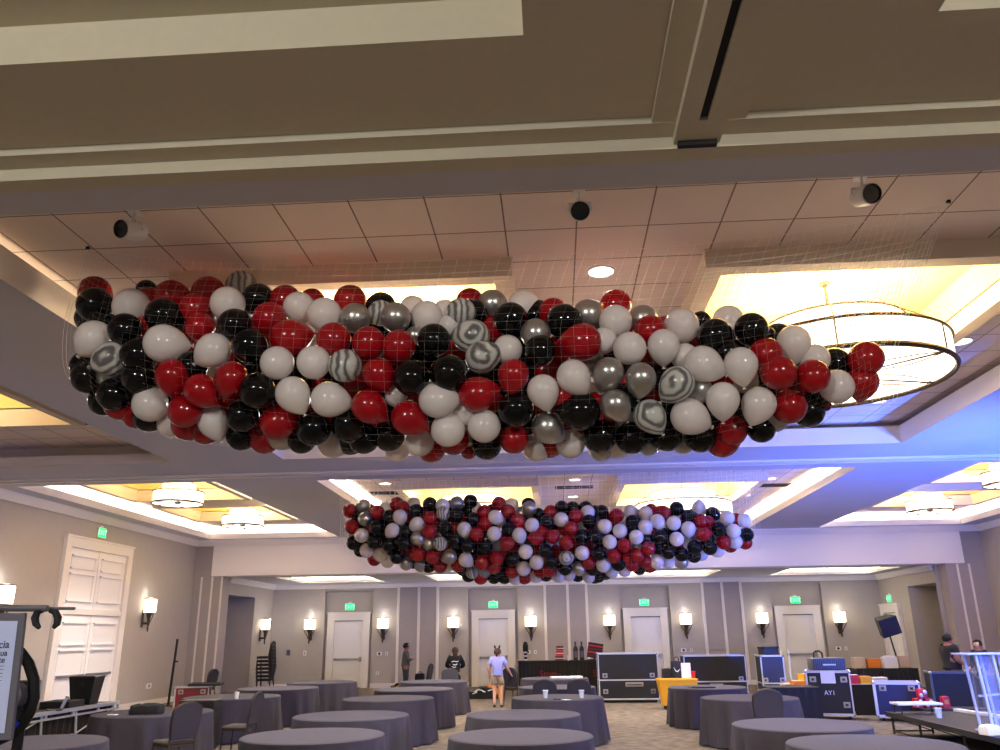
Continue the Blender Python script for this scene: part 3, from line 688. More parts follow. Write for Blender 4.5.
# ------------------------------------------------------------------ the two drop nets
def drop_net(which, label, CL, CR, sag, yback, pxl, pxr, nx, npf, rad):
    cfg = NETS[which]; ptsgrid = []; ztop = []
    yc = cfg['yc']
    def cross(px):
        t, b = outline(cfg['tab'], px); tp = taper(cfg, px); y = yc-cfg['ry']*.5*tp
        zt = at_y(px, t, yc-cfg['ry']*.6*tp); zb = at_y(px, b, yc); return zt.z, zb.z, tp, at_y(px, (t+b)/2, yc-cfg['ry']*tp).x
    for i in range(nx+1):
        s = i/nx; s = .35*s+.65*(.5-.5*math.cos(PI*s)); px = pxl+(pxr-pxl)*s
        zt, zb, tp, xc = cross(px)
        e = 1-(abs(2*s-1))**3
        F = Vector(CL).lerp(Vector(CR), s)-Vector((0, 0, sag*e)); Bk = F+Vector((0, yback, sag*.3*e))
        zm = (zt+zb)/2; rz = (zt-zb)/2+.02; ry = (cfg['ry']+.16)*tp
        poly = []
        for k in range(7):
            u = k/7; a = Vector((F.x, F.y, F.z)); b = Vector((xc, yc-ry*.94, zm+rz*.34)); p = a.lerp(b, u); poly.append(p)
        for k in range(21):
            q = math.radians(200-k*11+ -20); q = math.radians(160+k*11)
            poly.append(Vector((xc, yc+ry*math.cos(q), zm+rz*math.sin(q))))
        a = poly[-1]
        for k in range(1, 6): poly.append(a.lerp(Bk, k/5))
        # resample
        L = [0]
        for p, r in zip(poly, poly[1:]): L.append(L[-1]+(r-p).length)
        out = []; j = 0
        for k in range(npf+1):
            d = L[-1]*k/npf
            while j < len(L)-2 and L[j+1] < d: j += 1
            out.append(poly[j].lerp(poly[j+1], (d-L[j])/max(1e-6, L[j+1]-L[j])))
        ptsgrid.append(out); ztop.append(zt)
    q = MB()
    for ci, (col, zt) in enumerate(zip(ptsgrid, ztop)): q.tube(col, [rad*(7 if ci in (0, 1, nx-1, nx) or p.z > zt-.05 else 1) for p in col], 3, cap=False)
    for k in range(npf+1): q.tube([c[k] for c in ptsgrid], [rad*(9 if k == 0 else 7 if c[k].z > zt-.05 else 1) for c, zt in zip(ptsgrid, ztop)], 3, cap=False)
    root = thing('balloon_net', label, 'net', (0, 0, 0))
    q.build('mesh', 'net', root)
    for nm, C in (('left', CL), ('right', CR)):
        t = MB(); t.tube([C, (C[0], C[1], max(C[2]+.03, C[2]))], .006, 5); t.lathe([(.02, 0), (.02, .02)], 8, C); t.build('ceiling_clip', 'dark', root)
    return root
drop_net('nearer', 'nearer clear balloon drop net hung under the ceiling tiles, full of balloons', (-4.31, 6.64, 5.37), (3.51, 6.47, 5.37), .3, .7, 66, 896, 84, 56, .00032)
drop_net('farther', 'farther clear balloon drop net hung beyond the second ceiling beam, full of balloons', (-4.46, 16.62, 5.0), (4.3, 16.62, 5.15), .12, 1.3, 341, 760, 70, 40, .0005)
# ------------------------------------------------------------------ tables under floor-length cloths
def draped_table(label, x, y, D, m='cloth', group='round tables under charcoal cloths', ph=0.0, H=.76):
    R = D/2; n = 96; q = MB(); vs = []; fs = []
    rows = [(0.0, H), (.6, H), (.93, H), (.985, H-.002), (1.0, H-.012), (1.006, H-.04), (1.012, H-.2), (1.03, H-.45), (1.05, .02)]
    for k, (f, z) in enumerate(rows):
        w = max(0, (k-5))/3
        for j in range(n):
            a = 2*PI*j/n
            fold = w*(.045*math.sin(a*14+ph*5)+.03*math.sin(a*23+ph*11)+.01*math.sin(a*7+ph))
            r = R*(f if f > 0 else .0005)+fold*R*1.1
            vs.append((r*math.cos(a), r*math.sin(a), z))
    for k in range(len(rows)-1):
        for j in range(n): fs.append((k*n+j, k*n+(j+1) % n, (k+1)*n+(j+1) % n, (k+1)*n+j))
    q.add(vs, fs); o = q.build('round_table', m, smooth=True, loc=(x, y, 0), rz=ph)
    return tag(o, label, 'table', group)
TABLES = [
    (-5.98, 9.55, 1.66, 'round charcoal-clothed table cut by the lower left corner, under the lit screen stand'),
    (-6.38, 13.35, 1.8, 'round charcoal-clothed table by the aluminium bench at left, with a flat black bag on it'),
    (-6.42, 16.7, 1.85, 'round charcoal-clothed table behind the two chairs at left, white cup on its edge'),
    (-6.39, 19.4, 1.8, 'round charcoal-clothed table, third back in the leftmost row of tables'),
    (-6.05, 21.8, 1.75, 'round charcoal-clothed table, furthest of the leftmost row, before the leftmost exit door'),
    (-2.89, 10.14, 1.66, 'nearest round charcoal-clothed table of the second row from left'),
    (-3.04, 12.6, 1.68, 'round charcoal-clothed table, second from the viewer in the second row from left'),
    (-3.16, 15.94, 1.68, 'round charcoal-clothed table, third from the viewer in the second row from left'),
    (-3.13, 18.6, 1.7, 'round charcoal-clothed table, fourth from the viewer in the second row from left'),
    (-3.16, 21.66, 1.7, 'round charcoal-clothed table just in front of the person in the black hoodie'),
    (-.45, 10.0, 1.64, 'nearest round charcoal-clothed table of the middle row, cut by the bottom edge'),
    (-.52, 12.6, 1.64, 'round charcoal-clothed table, second from the viewer in the middle row'),
    (-.03, 15.84, 1.66, 'round charcoal-clothed table with two clear cups on it, middle row'),
    (-.03, 18.9, 1.66, 'round charcoal-clothed table behind the two chair backs, middle row'),
    (-.1, 22.56, 1.75, 'round charcoal-clothed table with white papers, before the black booth'),
    (2.95, 11.0, 1.64, 'round charcoal-clothed table at bottom right, the further of the two overlapping there'),
    (3.14, 9.12, 1.68, 'round charcoal-clothed table at bottom right, nearest the viewer, cut by the edge'),
    (3.3, 15.4, 1.66, 'round charcoal-clothed table with one chair pulled up in front, right of the middle aisle'),
    (3.1, 18.4, 1.6, 'round charcoal-clothed table in front of the yellow bin, dark papers on top')]
for i, (x, y, D, l) in enumerate(TABLES): draped_table(l, x, y, D, 'cloth', ph=i*.7)
q = MB(); q.rbox(-.5, .5, -.36, .36, .72, .76, .015)
pts = []
for s_ in range(120):
    u = s_/120*4; e = int(u); f = u-e
    c = [(-.51, -.37), (.51, -.37), (.51, .37), (-.51, .37), (-.51, -.37)]
    x = c[e][0]+(c[e+1][0]-c[e][0])*f; y = c[e][1]+(c[e+1][1]-c[e][1])*f; w = .012*math.sin(s_*1.3)
    pts.append((x*(1+w), y*(1+w*2)))
q.prism(pts, .01, .755); tag(q.build('banquet_table', 'cloth_dark', loc=(4.78, 18.35, 0), rz=.0), 'long table under a black cloth beside the blue-fronted road case', 'table')

# ------------------------------------------------------------------ banquet chairs
def make_chair(label, loc, rz, fab='chair_fabric', group='banquet chairs'):
    t = thing('banquet_chair', label, 'chair', loc, rz, group)      # faces +Y
    q = MB(); q.rbox(-.22, .22, -.2, .23, .42, .48, .03, 3); q.build('seat', 'chair_seat' if fab != 'chair_black' else fab, t, True)
    q = MB(); tilt = Matrix.Translation((0, -.2, .5)) @ Matrix.Rotation(math.radians(10), 4, 'X')
    n = 14; poly = [(-.19, 0), (-.22, .2), (-.22, .36)]+[(-.22*math.cos(PI*i/n), .36+.13*math.sin(PI*i/n)) for i in range(1, n)]+[(.22, .36), (.22, .2), (.19, 0)]
    rot = tilt @ Matrix.Rotation(PI/2, 4, 'X')
    q.prism(poly, -.02, .03, rot); q.build('backrest', fab, t, True)
    q = MB(); fr_ = [rot @ Vector((x*1.03, y*1.01, .0)) for x, y in poly]; q.tube(fr_, .012, 6); q.build('back_frame', 'chair_metal', t, True)
    for sx in (-1, 1):
        q = MB(); q.tube([(sx*.2, .2, .43), (sx*.205, .225, .01)], .013, 6); q.build('leg', 'chair_metal', t, True)
        q = MB(); q.tube([(sx*.2, -.2, .5), (sx*.2, -.2, .42), (sx*.205, -.28, .01)], .013, 6); q.build('leg', 'chair_metal', t, True)
    q = MB(); q.tube([(-.2, .2, .41), (.2, .2, .41), (.2, -.19, .41), (-.2, -.19, .41)], .011, 6, closed=True); q.build('seat_frame', 'chair_metal', t)
    return t
CH0 = make_chair('charcoal chair, broad back towards us, beside the left table with the flat bag', (-5.52, 12.3, 0), .95)
def chair(label, x, y, rz, group=None, z=0): return dup(CH0, (x, y, z), rz, label, group or 'banquet chairs')
chair('charcoal chair turned side-on, just beyond the broad-backed chair at left', -5.32, 14.3, PI/2-.05)
chair('charcoal chair standing alone before the back wall between two sconces, dark bag on it', -4.4, 27.8, PI/2-.2)
chair('chair back seen between two middle-row tables, the left of the pair', -.28, 17.55, 0)
chair('chair back seen between two middle-row tables, the right of the pair', .4, 17.6, 0)
chair('charcoal chair pulled up to the right-hand table, its back to us', 3.26, 14.15, 0)
chair('dark chair being pushed by the woman in the lilac shirt', -1.2, 23.8, -.5)
chair('dark chair behind the table in front of the person in the black hoodie', -2.95, 23.1, PI)
chair('dark chair tucked behind the left-hand red case, only its back showing', -10.45, 24.95, 1.3)
# the stack of chairs near the back left corner
base = make_chair('dark stacking chair at the bottom of the stack near the back left corner', (-10.35, 29.9, 0), PI/2, 'chair_black', 'stacked chairs')
for k in range(1, 7):
    dup(base, (-10.35-.012*k, 29.9, .125*k), PI/2, 'dark stacking chair, %s in the stack near the back left corner' % ('topmost' if k == 6 else ORD[k]+' from the floor'), 'stacked chairs')

# ------------------------------------------------------------------ road cases
def make_case(label, loc, rz, w, d, h, body='case_black', edge='alu', split=None, castors=True, latches=(), handles=(), trim=.022, name='road_case'):
    t = thing(name, label, 'case', loc, rz); zc = .1 if castors else 0
    q = MB(); q.box(-w/2, w/2, -d/2, d/2, zc, h); q.build('body', body, t)
    q = MB(); e = trim
    for sx in (-1, 1):
        for sy in (-1, 1):
            q.box(sx*w/2-e*.7, sx*w/2+e*.3 if sx > 0 else sx*w/2+e*.7, sy*d/2-e*.7, sy*d/2+e*.7, zc, h)
    zz = [zc, h]+([split] if split else [])
    for z in zz:
        for s_ in (-1, 1):
            q.box(-w/2-e*.3, w/2+e*.3, s_*d/2-e*.4, s_*d/2+e*.4, z-e*.8, z+e*.8); q.box(s_*w/2-e*.4, s_*w/2+e*.4, -d/2, d/2, z-e*.8, z+e*.8)
    q.build('edge_trim', edge, t)
    for sx in (-1, 1):
        for sy in (-1, 1):
            for z in (zc, h):
                q = MB(); q.ball((sx*w/2, sy*d/2, z), .035, 8, 6); q.build('corner_cap', 'steel', t, True)
    for lx, lz in latches:
        q = MB(); q.rbox(lx-.07, lx+.07, -d/2-.012, -d/2+.005, lz-.06, lz+.06, .01); l_ = q.build('latch_dish', 'steel', t)
        q = MB(); q.rbox(lx-.03, lx+.03, -d/2-.022, -d/2-.012, lz-.025, lz+.025, .006); q.build('latch_key', 'bronze', l_)
    for lx, lz, lw in handles:
        q = MB(); q.rbox(lx-lw/2, lx+lw/2, -d/2-.01, -d/2+.005, lz-.06, lz+.06, .01); hd_ = q.build('handle_dish', 'steel', t)
        q = MB(); q.tube([(lx-lw*.4, -d/2-.012, lz), (lx-lw*.36, -d/2-.035, lz), (lx+lw*.36, -d/2-.035, lz), (lx+lw*.4, -d/2-.012, lz)], .014, 6); q.build('grip', 'black_plastic', hd_)
    if castors:
        for sx in (-1, 1):
            for sy in (-1, 1):
                q = MB(); q.tube([(sx*(w/2-.1)-.02, sy*(d/2-.08), .05), (sx*(w/2-.1)+.02, sy*(d/2-.08), .05)], .05, 12); q.box(sx*(w/2-.1)-.03, sx*(w/2-.1)+.03, sy*(d/2-.08)-.03, sy*(d/2-.08)+.03, .05, .1); q.build('castor', 'black_plastic', t)
    return t
def fx(x, y, Y): return at_y(x, y, Y).x
make_case('tall black road case stacked in two halves, right of the black booth', (1.97, 24.8, 0), 0, 1.66, .75, 1.3, split=.6, latches=((-.66, .72), (.66, .72), (-.66, .3), (.66, .3)), handles=((.15, .48, .5),))
make_case('long black road case behind the yellow bin, right of the tall split case', ((fx(684, 660, 26.6)+fx(745, 660, 26.6))/2, 27.0, 0), 0, fx(745, 660, 26.6)-fx(684, 660, 26.6), .8, 1.16, split=.42, latches=((.75, .5), (-.75, .5)), handles=((0, .3, .4),))
cb = make_case('blue-fronted road case in two halves with a black box on top', (5.72, 23.7, 0), -.05, .58, .8, 1.22, 'case_black', split=.54, latches=((-.22, .62), (.22, .62), (-.22, .4), (.22, .4)))
q = MB(); q.box(-.27, .27, -.408, -.398, .13, .51); q.box(-.27, .27, -.408, -.398, .57, 1.19); q.build('front_panel', 'case_blue', cb)
q = MB(); q.rbox(-.21, .21, -.2, .2, 0, .2, .02); q.rbox(-.23, .23, -.22, .22, .16, .21, .015); bx = q.build('equipment_box', 'black_plastic', loc=(5.72, 23.7, 1.25), rz=.1); tag(bx, 'black plastic box on top of the blue-fronted road case', 'box')
cc = make_case('black road case with white edges and a white card, behind the nearest right-hand tables', (6.05, 19.85, 0), -.3, .9, .6, .98, 'case_black', latches=((-.32, .82), (.32, .82), (-.32, .3), (.32, .3)), trim=.03)
q = MB(); q.box(-.15, .15, -.325, -.302, .74, .99); q.build('card', 'paper', cc)
text('stencil', 'AY1', .13, 'print_white', cc, (0, -.303, .54), (PI/2, 0, 0))
gm = thing('mesh_crate', 'grey ribbed crate on top of the white-edged road case', 'crate', (6.05, 19.85, 1.01))
q = MB(); q.rbox(-.36, .36, -.22, .22, 0, .26, .03); q.build('shell', 'frame_grey', gm, True)
q = MB()
for i in range(17): q.box(-.34+i*.041, -.325+i*.041, -.228, -.22, .02, .24)
q.build('ribs', 'black_plastic', gm)
q = MB(); q.box(-.14, .14, -.232, -.226, .1, .13); q.build('nameplate', 'print_white', gm)
q = MB(); q.tube([(-.26, 0, .25), (-.25, 0, .36), (-.2, 0, .4), (-.12, 0, .4), (-.07, 0, .36), (-.06, 0, .25)], .02, 6); q.build('carry_handle', 'black_plastic', gm, True)
make_case('low bright blue road case with white edges at the corner of the stage', (7.3, 19.3, 0), -.32, .88, .6, .76, 'case_blue', 'white_plastic', latches=((-.28, .66), (.28, .66)), trim=.035)
make_case('black road case in front of the man in the black polo shirt', (8.75, 20.0, 0), -.2, .85, .6, .93, 'case_black', 'frame_grey', trim=.03)
make_case('black road case right of the polo-shirted man, behind the clear lectern', (9.75, 19.9, 0), -.2, .85, .6, .82, 'case_black', 'frame_grey', trim=.03)
rc = make_case('crimson road case with silver edges standing by the left wall', (-10.45, 24.2, 0), .25, .9, .55, .54, 'crimson', castors=False, latches=((-.3, .42), (.3, .42)))
q = MB(); q.rbox(-.45, .45, -.3, .3, 0, .07, .02); q.box(-.4, .4, -.02, .02, .07, .085); tag(q.build('flat_case', 'black_plastic', loc=(-10.1, 24.2, .57), rz=.2), 'flat black case lying on the crimson case', 'case')
q = MB(); q.rbox(-.3, .3, -.2, .2, 0, .8, .03); q.rbox(-.31, .31, -.21, .21, .68, .82, .02); tag(q.build('equipment_box', 'black_plastic', loc=(-6.35, 15.05, 0), rz=.05), 'black equipment box between the two chairs and the table with the white cup', 'box')

# yellow rolling bin
t = thing('rolling_bin', 'yellow rolling bin with bags on top, right of the tall split road case', 'bin', (3.02, 22.4, 0))
def frustum(mb, w0, d0, w1, d1, z0, z1, th=.03):
    a = [(-w0/2, -d0/2, z0), (w0/2, -d0/2, z0), (w0/2, d0/2, z0), (-w0/2, d0/2, z0)]; b = [(-w1/2, -d1/2, z1), (w1/2, -d1/2, z1), (w1/2, d1/2, z1), (-w1/2, d1/2, z1)]
    c = [(p[0]*(1-th/w1*2), p[1]*(1-th/d1*2), z1) for p in b]; e = [(p[0]*.93, p[1]*.93, z0+th) for p in a]
    fs = [(3, 2, 1, 0)]+[(i, (i+1) % 4, 4+(i+1) % 4, 4+i) for i in range(4)]+[(4+i, 4+(i+1) % 4, 8+(i+1) % 4, 8+i) for i in range(4)]+[(8+i, 8+(i+1) % 4, 12+(i+1) % 4, 12+i) for i in range(4)]+[(12, 13, 14, 15)]
    mb.add(a+b+c+e, fs)
q = MB(); frustum(q, .78, .5, .98, .66, .1, .72); q.build('tub', 'yellow', t)
q = MB(); ring(q, -.47, .47, -.31, .31, .69, .73, .025); q.build('rim', 'yellow', t)
for sx in (-1, 1):
    for sy in (-1, 1):
        q = MB(); q.tube([(sx*.32-.02, sy*.18, .05), (sx*.32+.02, sy*.18, .05)], .05, 12); q.build('castor', 'black_plastic', t)
q = MB(); q.rbox(-.42, .42, -.26, .26, .6, .735, .03); q.build('flat_lid', 'yellow', t)
def bag(name, label, loc, w, d, h, m, cat='bag', rz=0, handle=True, squash=.0):
    q = MB(); a = [(-w/2, -d/2), (w/2, -d/2), (w/2, d/2), (-w/2, d/2)]
    lv = [(0, 1), (.25, 1.03), (.6, 1.0), (.85, .97), (1, .9+squash)]
    vs = []; n = 24
    for zf, s_ in lv:
        for j in range(n):
            ang = 2*PI*j/n; c, sn = math.cos(ang), math.sin(ang); k = 1/max(abs(c), abs(sn)); k = min(k, 1.28)
            r = s_*(1+.03*math.sin(j*2.7+zf*6)); vs.append((w/2*c*k*r, d/2*sn*k*r, h*zf+.01*math.sin(j*1.9)*zf))
    fs = [(i*n+j, i*n+(j+1) % n, (i+1)*n+(j+1) % n, (i+1)*n+j) for i in range(4) for j in range(n)]+[tuple(range(n))[::-1], tuple(4*n+j for j in range(n))]
    q.add(vs, fs); o = q.build(name, m, smooth=True, loc=loc, rz=rz); tag(o, label, cat)
    if handle:
        q = MB(); q.tube([(-w*.2, 0, h*.97), (-w*.18, 0, h*1.2), (0, 0, h*1.28), (w*.18, 0, h*1.2), (w*.2, 0, h*.97)], .012, 6); q.build('handle', 'dark', o, True)
    return o
b_ = bag('paper_bag', 'dark carrier bag with a pale curved mark, standing on the yellow bin', (fx(677, 670, 22.4), 22.4, .745), .3, .18, .4, 'black_plastic')
q = MB(); q.tube([(-.09, -.098, .26), (-.05, -.1, .17), (.0, -.1, .15), (.07, -.1, .22)], [.004, .012, .014, .003], 6); q.build('printed_curve', 'print_white', b_)
q = MB(); q.rbox(-.12, .12, -.02, .02, 0, .36, .008); tag(q.build('white_card', 'paper', loc=(fx(686, 670, 22.3), 22.3, .745), rz=.1), 'white card standing beside the dark bag on the yellow bin', 'card')
def cup(label, loc, r, h, m='clear', lid=None, name='drinking_cup'):
    q = MB(); q.lathe([(r*.75, 0), (r, h), (r*.93, h), (r*.7, .01), (.001, .01)], 16); o = q.build(name, m, loc=loc, smooth=True); tag(o, label, 'cup')
    q = MB(); q.tube([(r*math.cos(2*PI*i/16), r*math.sin(2*PI*i/16), h) for i in range(16)], .004, 5, closed=True); q.build('rim', lid or m, o); return o
cup('red cup at the right end of the yellow bin top', (fx(691, 670, 22.3)+.05, 22.3, .745), .06, .16, 'red')
bag('crumpled_bag', 'round black bag on the left end of the yellow bin', (fx(667, 670, 22.4), 22.45, .745), .26, .22, .22, 'black_fabric', handle=False)
cup('clear plastic cup at left on the middle table before the two chair backs', (-.24, 15.5, .765), .05, .13, 'clear', 'white_plastic')
cup('clear plastic cup at right on the middle table before the two chair backs', (.4, 15.45, .765), .05, .13, 'clear', 'white_plastic')
cup('clear plastic cup standing on the front corner of the stage', (6.55, 15.6, .385), .06, .16, 'clear', 'white_plastic')
cup('white paper cup on the edge of the table behind the left-hand chairs', (-6.05, 15.95, .765), .045, .12, 'paper')
def slab(name, label, cat, loc, w, d, h, m, rz=0, m2=None):
    q = MB(); q.rbox(-w/2, w/2, -d/2, d/2, 0, h, min(.006, h*.4)); o = q.build(name, m, loc=loc, rz=rz); tag(o, label, cat)
    if m2: q = MB(); q.box(-w*.44, w*.44, -d*.44, d*.44, h, h+.001); q.build('face', m2, o)
    return o
slab('mobile_phone', 'dark phone lying between the two clear cups', 'phone', (-.02, 15.2, .765), .08, .16, .012, 'black_plastic', 1.2, 'lens_dark')
slab('paper_sheet', 'white paper beside the dark phone on the middle table', 'paper', (.12, 15.1, .765), .12, .16, .003, 'paper', .6, 'print_white')
for i, (dx, dy, rz_, l) in enumerate(((.05, -.1, .2, 'left'), (.3, -.15, -.1, 'middle'), (.55, .0, .3, 'right'))):
    slab('paper_stack', 'stack of white papers on the table before the black booth, the %s of three' % l, 'paper', (-.1+dx, 22.35+dy, .765), .3, .24, .05, 'paper', rz_, 'print_white')
slab('dark_folder', 'flat black folder lying on the table in front of the yellow bin', 'folder', (2.95, 18.1, .765), .5, .3, .02, 'black_plastic', .1, 'dark')
b_ = bag('flat_bag', 'flat oval black bag on the table beside the aluminium bench at left', (-6.32, 13.0, .765), .46, .3, .14, 'black_fabric', rz=.1, handle=False, squash=-.3)
slab('mobile_phone', 'white-lit phone at the left edge of the table with the flat oval bag', 'phone', (-6.75, 12.8, .765), .08, .15, .012, 'white_plastic', 1.3, 'screen')

# ------------------------------------------------------------------ black booth at the back
t = thing('draped_bar', 'long black draped bar with faint red script, left of the tall split road case', 'bar', (.2, 27.5, 0))
q = MB(); q.rbox(-1.47, 1.47, -.35, .35, 1.02, 1.05, .01); q.build('counter_top', 'dark', t)
q = MB(); n = 90; pts = []
for j in range(n+1): pts.append((-1.45+2.9*j/n, -.36+.012*math.sin(j*1.7)))
q.prism(pts+[(1.45, .34), (-1.45, .34)], .01, 1.02); q.build('drape', 'dark', t)
text('script', 'Smm~', .26, 'script_red', t, (-.45, -.385, .66), (PI/2, 0, .0)); text('script', 'Sm', .28, 'script_red', t, (1.05, -.385, .66), (PI/2, 0, 0))
def fxz(x, y, Y): p = at_y(x, y, Y); return p.x, p.z
def bottle(label, x, Y, z, h, r, m='black_plastic', cap='dark', band=None, cat='bottle', name='bottle'):
    q = MB(); q.lathe([(r, 0), (r, h*.6), (r*.9, h*.68), (r*.35, h*.8), (r*.32, h*.97)], 14); o = q.build(name, m, loc=(x, Y, z), smooth=True); tag(o, label, cat)
    q = MB(); q.lathe([(r*.4, h*.92), (r*.4, h), (.001, h)], 12); q.build('cap', cap, o)
    if band: q = MB(); q.lathe([(r*1.02, h*.15), (r*1.02, h*.5)], 14, cap=False); q.build('wrapper', band, o)
    return o
X1 = fx(575.5, 650, 27.4); X2 = fx(581, 650, 27.4)
bottle('tall black bottle on the draped bar, left of the pair', X1, 27.4, 1.05, .56, .075, band='frame_grey'); bottle('tall black bottle on the draped bar, right of the pair', X2+.02, 27.4, 1.05, .56, .075, band='frame_grey')
x = fx(559, 650, 27.45)
for i, (dz, mm) in enumerate(((0, 'crimson'), (.15, 'red'), (.3, 'crimson'))):
    q = MB(); q.rbox(-.13+.02*i, .13-.01*i, -.1, .1, 0, .14, .01); o = q.build('gift_box', mm, loc=(x+.01*i, 27.45, 1.05+dz), rz=.1*i); tag(o, 'dark red box on the draped bar, %s of the stack of three' % ('bottom', 'middle', 'top')[i], 'box')
    q = MB(); q.box(-.135+.02*i, .135-.01*i, -.103, -.1, .05, .075); q.build('ribbon', 'print_white', o)
cup('short white candle on the draped bar between red boxes and black bottles', (fx(568.5, 658, 27.2), 27.25, 1.05), .04, .15, 'paper', name='candle')
bd = thing('striped_rack', 'tilted rack of red and dark stripes at the right end of the draped bar', 'rack', (fx(594, 657, 27.45), 27.45, 1.05))
R_ = Matrix.Rotation(math.radians(9), 4, 'Y')
q = MB(); q.box(-.24, .24, -.05, .05, .06, .52, R_); q.build('board', 'case_black', bd)
for i in range(4): q = MB(); q.box(-.24, .24, -.07, -.05, .1+i*.1, .155+i*.1, R_); q.build('strip', 'red' if i % 2 else 'crimson', bd)
q = MB(); q.box(-.2, .2, -.1, .12, 0, .03); q.tube([(0, 0, .02), (0, 0, .1)], .03, 8); q.build('foot', 'black_plastic', bd)
x = fx(525.5, 650, 28.6)
pl_ = thing('striped_post', 'slim black post with white spots standing behind the left end of the draped bar', 'post', (x, 28.6, 0))
q = MB(); q.lathe([(.16, 0), (.16, .02), (.05, .05), (.05, 1.3), (.09, 1.32), (.09, 1.5), (.06, 1.6), (.03, 1.62)], 14); q.build('stem', 'dark', pl_, True)
for z in (.9, 1.02, 1.14, 1.26): q = MB(); q.lathe([(.056, z), (.06, z+.025), (.056, z+.05)], 12, cap=False); q.build('band', 'print_white', pl_)
# things piled on the floor by the back door
def heap(name, label, cat, loc, r, h, m, seed=1, m2=None):
    g = random.Random(seed); q = MB(); n = 18; vs = []; lv = [(1, 0), (1.02, .3), (.8, .7), (.4, .95), (.02, 1)]
    for f, z in lv:
        for j in range(n): k = f*(1+g.uniform(-.18, .18)); vs.append((r*k*math.cos(2*PI*j/n), r*.6*k*math.sin(2*PI*j/n), h*z*(1+g.uniform(-.12, .12))))
    q.add(vs, [(i*n+j, i*n+(j+1) % n, (i+1)*n+(j+1) % n, (i+1)*n+j) for i in range(4) for j in range(n)]); o = q.build(name, m, smooth=True, loc=loc); tag(o, label, cat)
    if m2:
        q = MB(); q.tube([(r*.7*math.cos(a*.35+seed)*(1-a*.01), r*.45*math.sin(a*.35+seed), h*.75+.03*math.sin(a)) for a in range(18)], .018, 6); q.build('cable_loop', m2, o, True)
    return o
for i, (px_, py_, r, h, m_, m2, l) in enumerate(((471, 690, .3, .2, 'black_fabric', 'print_white', 'leftmost black heap with white cable on the floor left of the woman in lilac'), (480, 691, .32, .24, 'print_white', None, 'crumpled white bag in the middle of the floor heap left of the woman in lilac'),
        (486, 688, .35, .3, 'black_fabric', 'print_white', 'largest black heap on the floor beside the woman in lilac'), (490, 684, .3, .35, 'orange', None, 'small brown heap furthest back on the floor beside the woman in lilac'), (397, 686, .25, .3, 'black_fabric', 'yellow', 'small dark bundle on the floor at the feet of the man in jeans'))):
    Y = 26.5 if i < 4 else 29.3; p = at_y(px_, py_, Y); heap('cable_heap', l, 'heap', (p.x, Y+(i % 2)*.3, 0), r, h, m_, i+3, m2)
bag('hand_bag', 'dark bag sitting on the lone chair before the back wall', (-4.5, 27.8, .485), .3, .2, .2, 'black_fabric')

# ------------------------------------------------------------------ aluminium bench at left with cases on it
t = thing('folding_bench', 'long aluminium framed bench along the left, in front of the white double door', 'bench', (-8.72, 14.2, 0))
q = MB(); q.box(-.3, .3, -1.9, 1.9, .70, .73); q.build('deck', 'black_plastic', t)
q = MB(); n = 60; q.prism([(.24+.012*math.sin(j*1.9), -1.8+3.6*j/n) for j in range(n+1)]+[(-.24, 1.8), (-.24, -1.8)], .01, .69); q.build('skirt', 'dark', t)
for sx in (-1, 1):
    q = MB(); q.box(sx*.31-.02, sx*.31+.02, -1.92, 1.92, .68, .74); q.box(sx*.31-.018, sx*.31+.018, -1.92, 1.92, .6, .63)
    for y in (-1.9, -1.2, -.4, .4, 1.2, 1.9): q.box(sx*.31-.015, sx*.31+.015, y-.025, y+.025, .6, .72)
    q.build('side_rail', 'alu', t)
    for y in (-1.75, -.5, .5, 1.75):
        q = MB(); q.tube([(sx*.3, y, .68), (sx*.33, y+.08, .01)], .02, 8); q.build('leg', 'alu', t)
for y in (-1.7, .55): q = MB(); q.tube([(-.3, y, .3), (.3, y, .3), (.3, y+1.1, .6)], .012, 6); q.build('brace', 'alu', t)
q = MB(); frustum(q, .34, .36, .46, .44, 0, .46); q.rbox(-.24, .24, -.23, .23, .44, .49, .02); q.box(-.06, .06, -.24, -.22, .3, .36); tag(q.build('equipment_bin', 'black_plastic', loc=(-8.72, 15.45, .735), rz=.1), 'black tapered equipment bin on the aluminium bench, the right one', 'bin')
slab('mixer_case', 'flat black case on the aluminium bench in front of the upright one', 'case', (-8.72, 14.75, .735), .5, .6, .11, 'black_plastic', .1, 'dark')
q = MB(); q.rbox(-.22, .22, -.2, .2, 0, .5, .015); q.box(-.19, .19, -.206, -.2, .04, .22); q.box(-.19, .19, -.206, -.2, .26, .46); tag(q.build('equipment_rack', 'case_black', loc=(-8.72, 13.5, .735), rz=.15), 'dark equipment rack on the aluminium bench, nearest the lit screen', 'rack')
lp = thing('laptop', 'small open laptop with a bright screen on the aluminium bench', 'laptop', (-8.5, 14.15, .73), -.9)
q = MB(); q.rbox(-.16, .16, -.11, .11, 0, .018, .005); q.build('keyboard', 'black_plastic', lp)
R_ = Matrix.Translation((0, .11, .015)) @ Matrix.Rotation(-.35, 4, 'X'); q = MB(); q.box(-.16, .16, 0, .012, 0, .21, R_); sc = q.build('lid', 'black_plastic', lp); q = MB(); q.box(-.145, .145, -.003, 0, .015, .195, R_); q.build('display', 'screen', sc)
# slim black pole leaning by the red case
q = MB(); q.tube([(0, 0, .02), (.05, .06, 1.85)], .035, 10); q.box(.03, .16, -.02, .02, 1.2, 1.24); q.lathe([(.12, 0), (.12, .02), (.04, .04)], 12); po = q.build('lighting_pole', 'dark', loc=(-11.3, 24.5, 0), smooth=True); tag(po, 'slim black pole standing against the left wall behind the crimson case', 'pole')

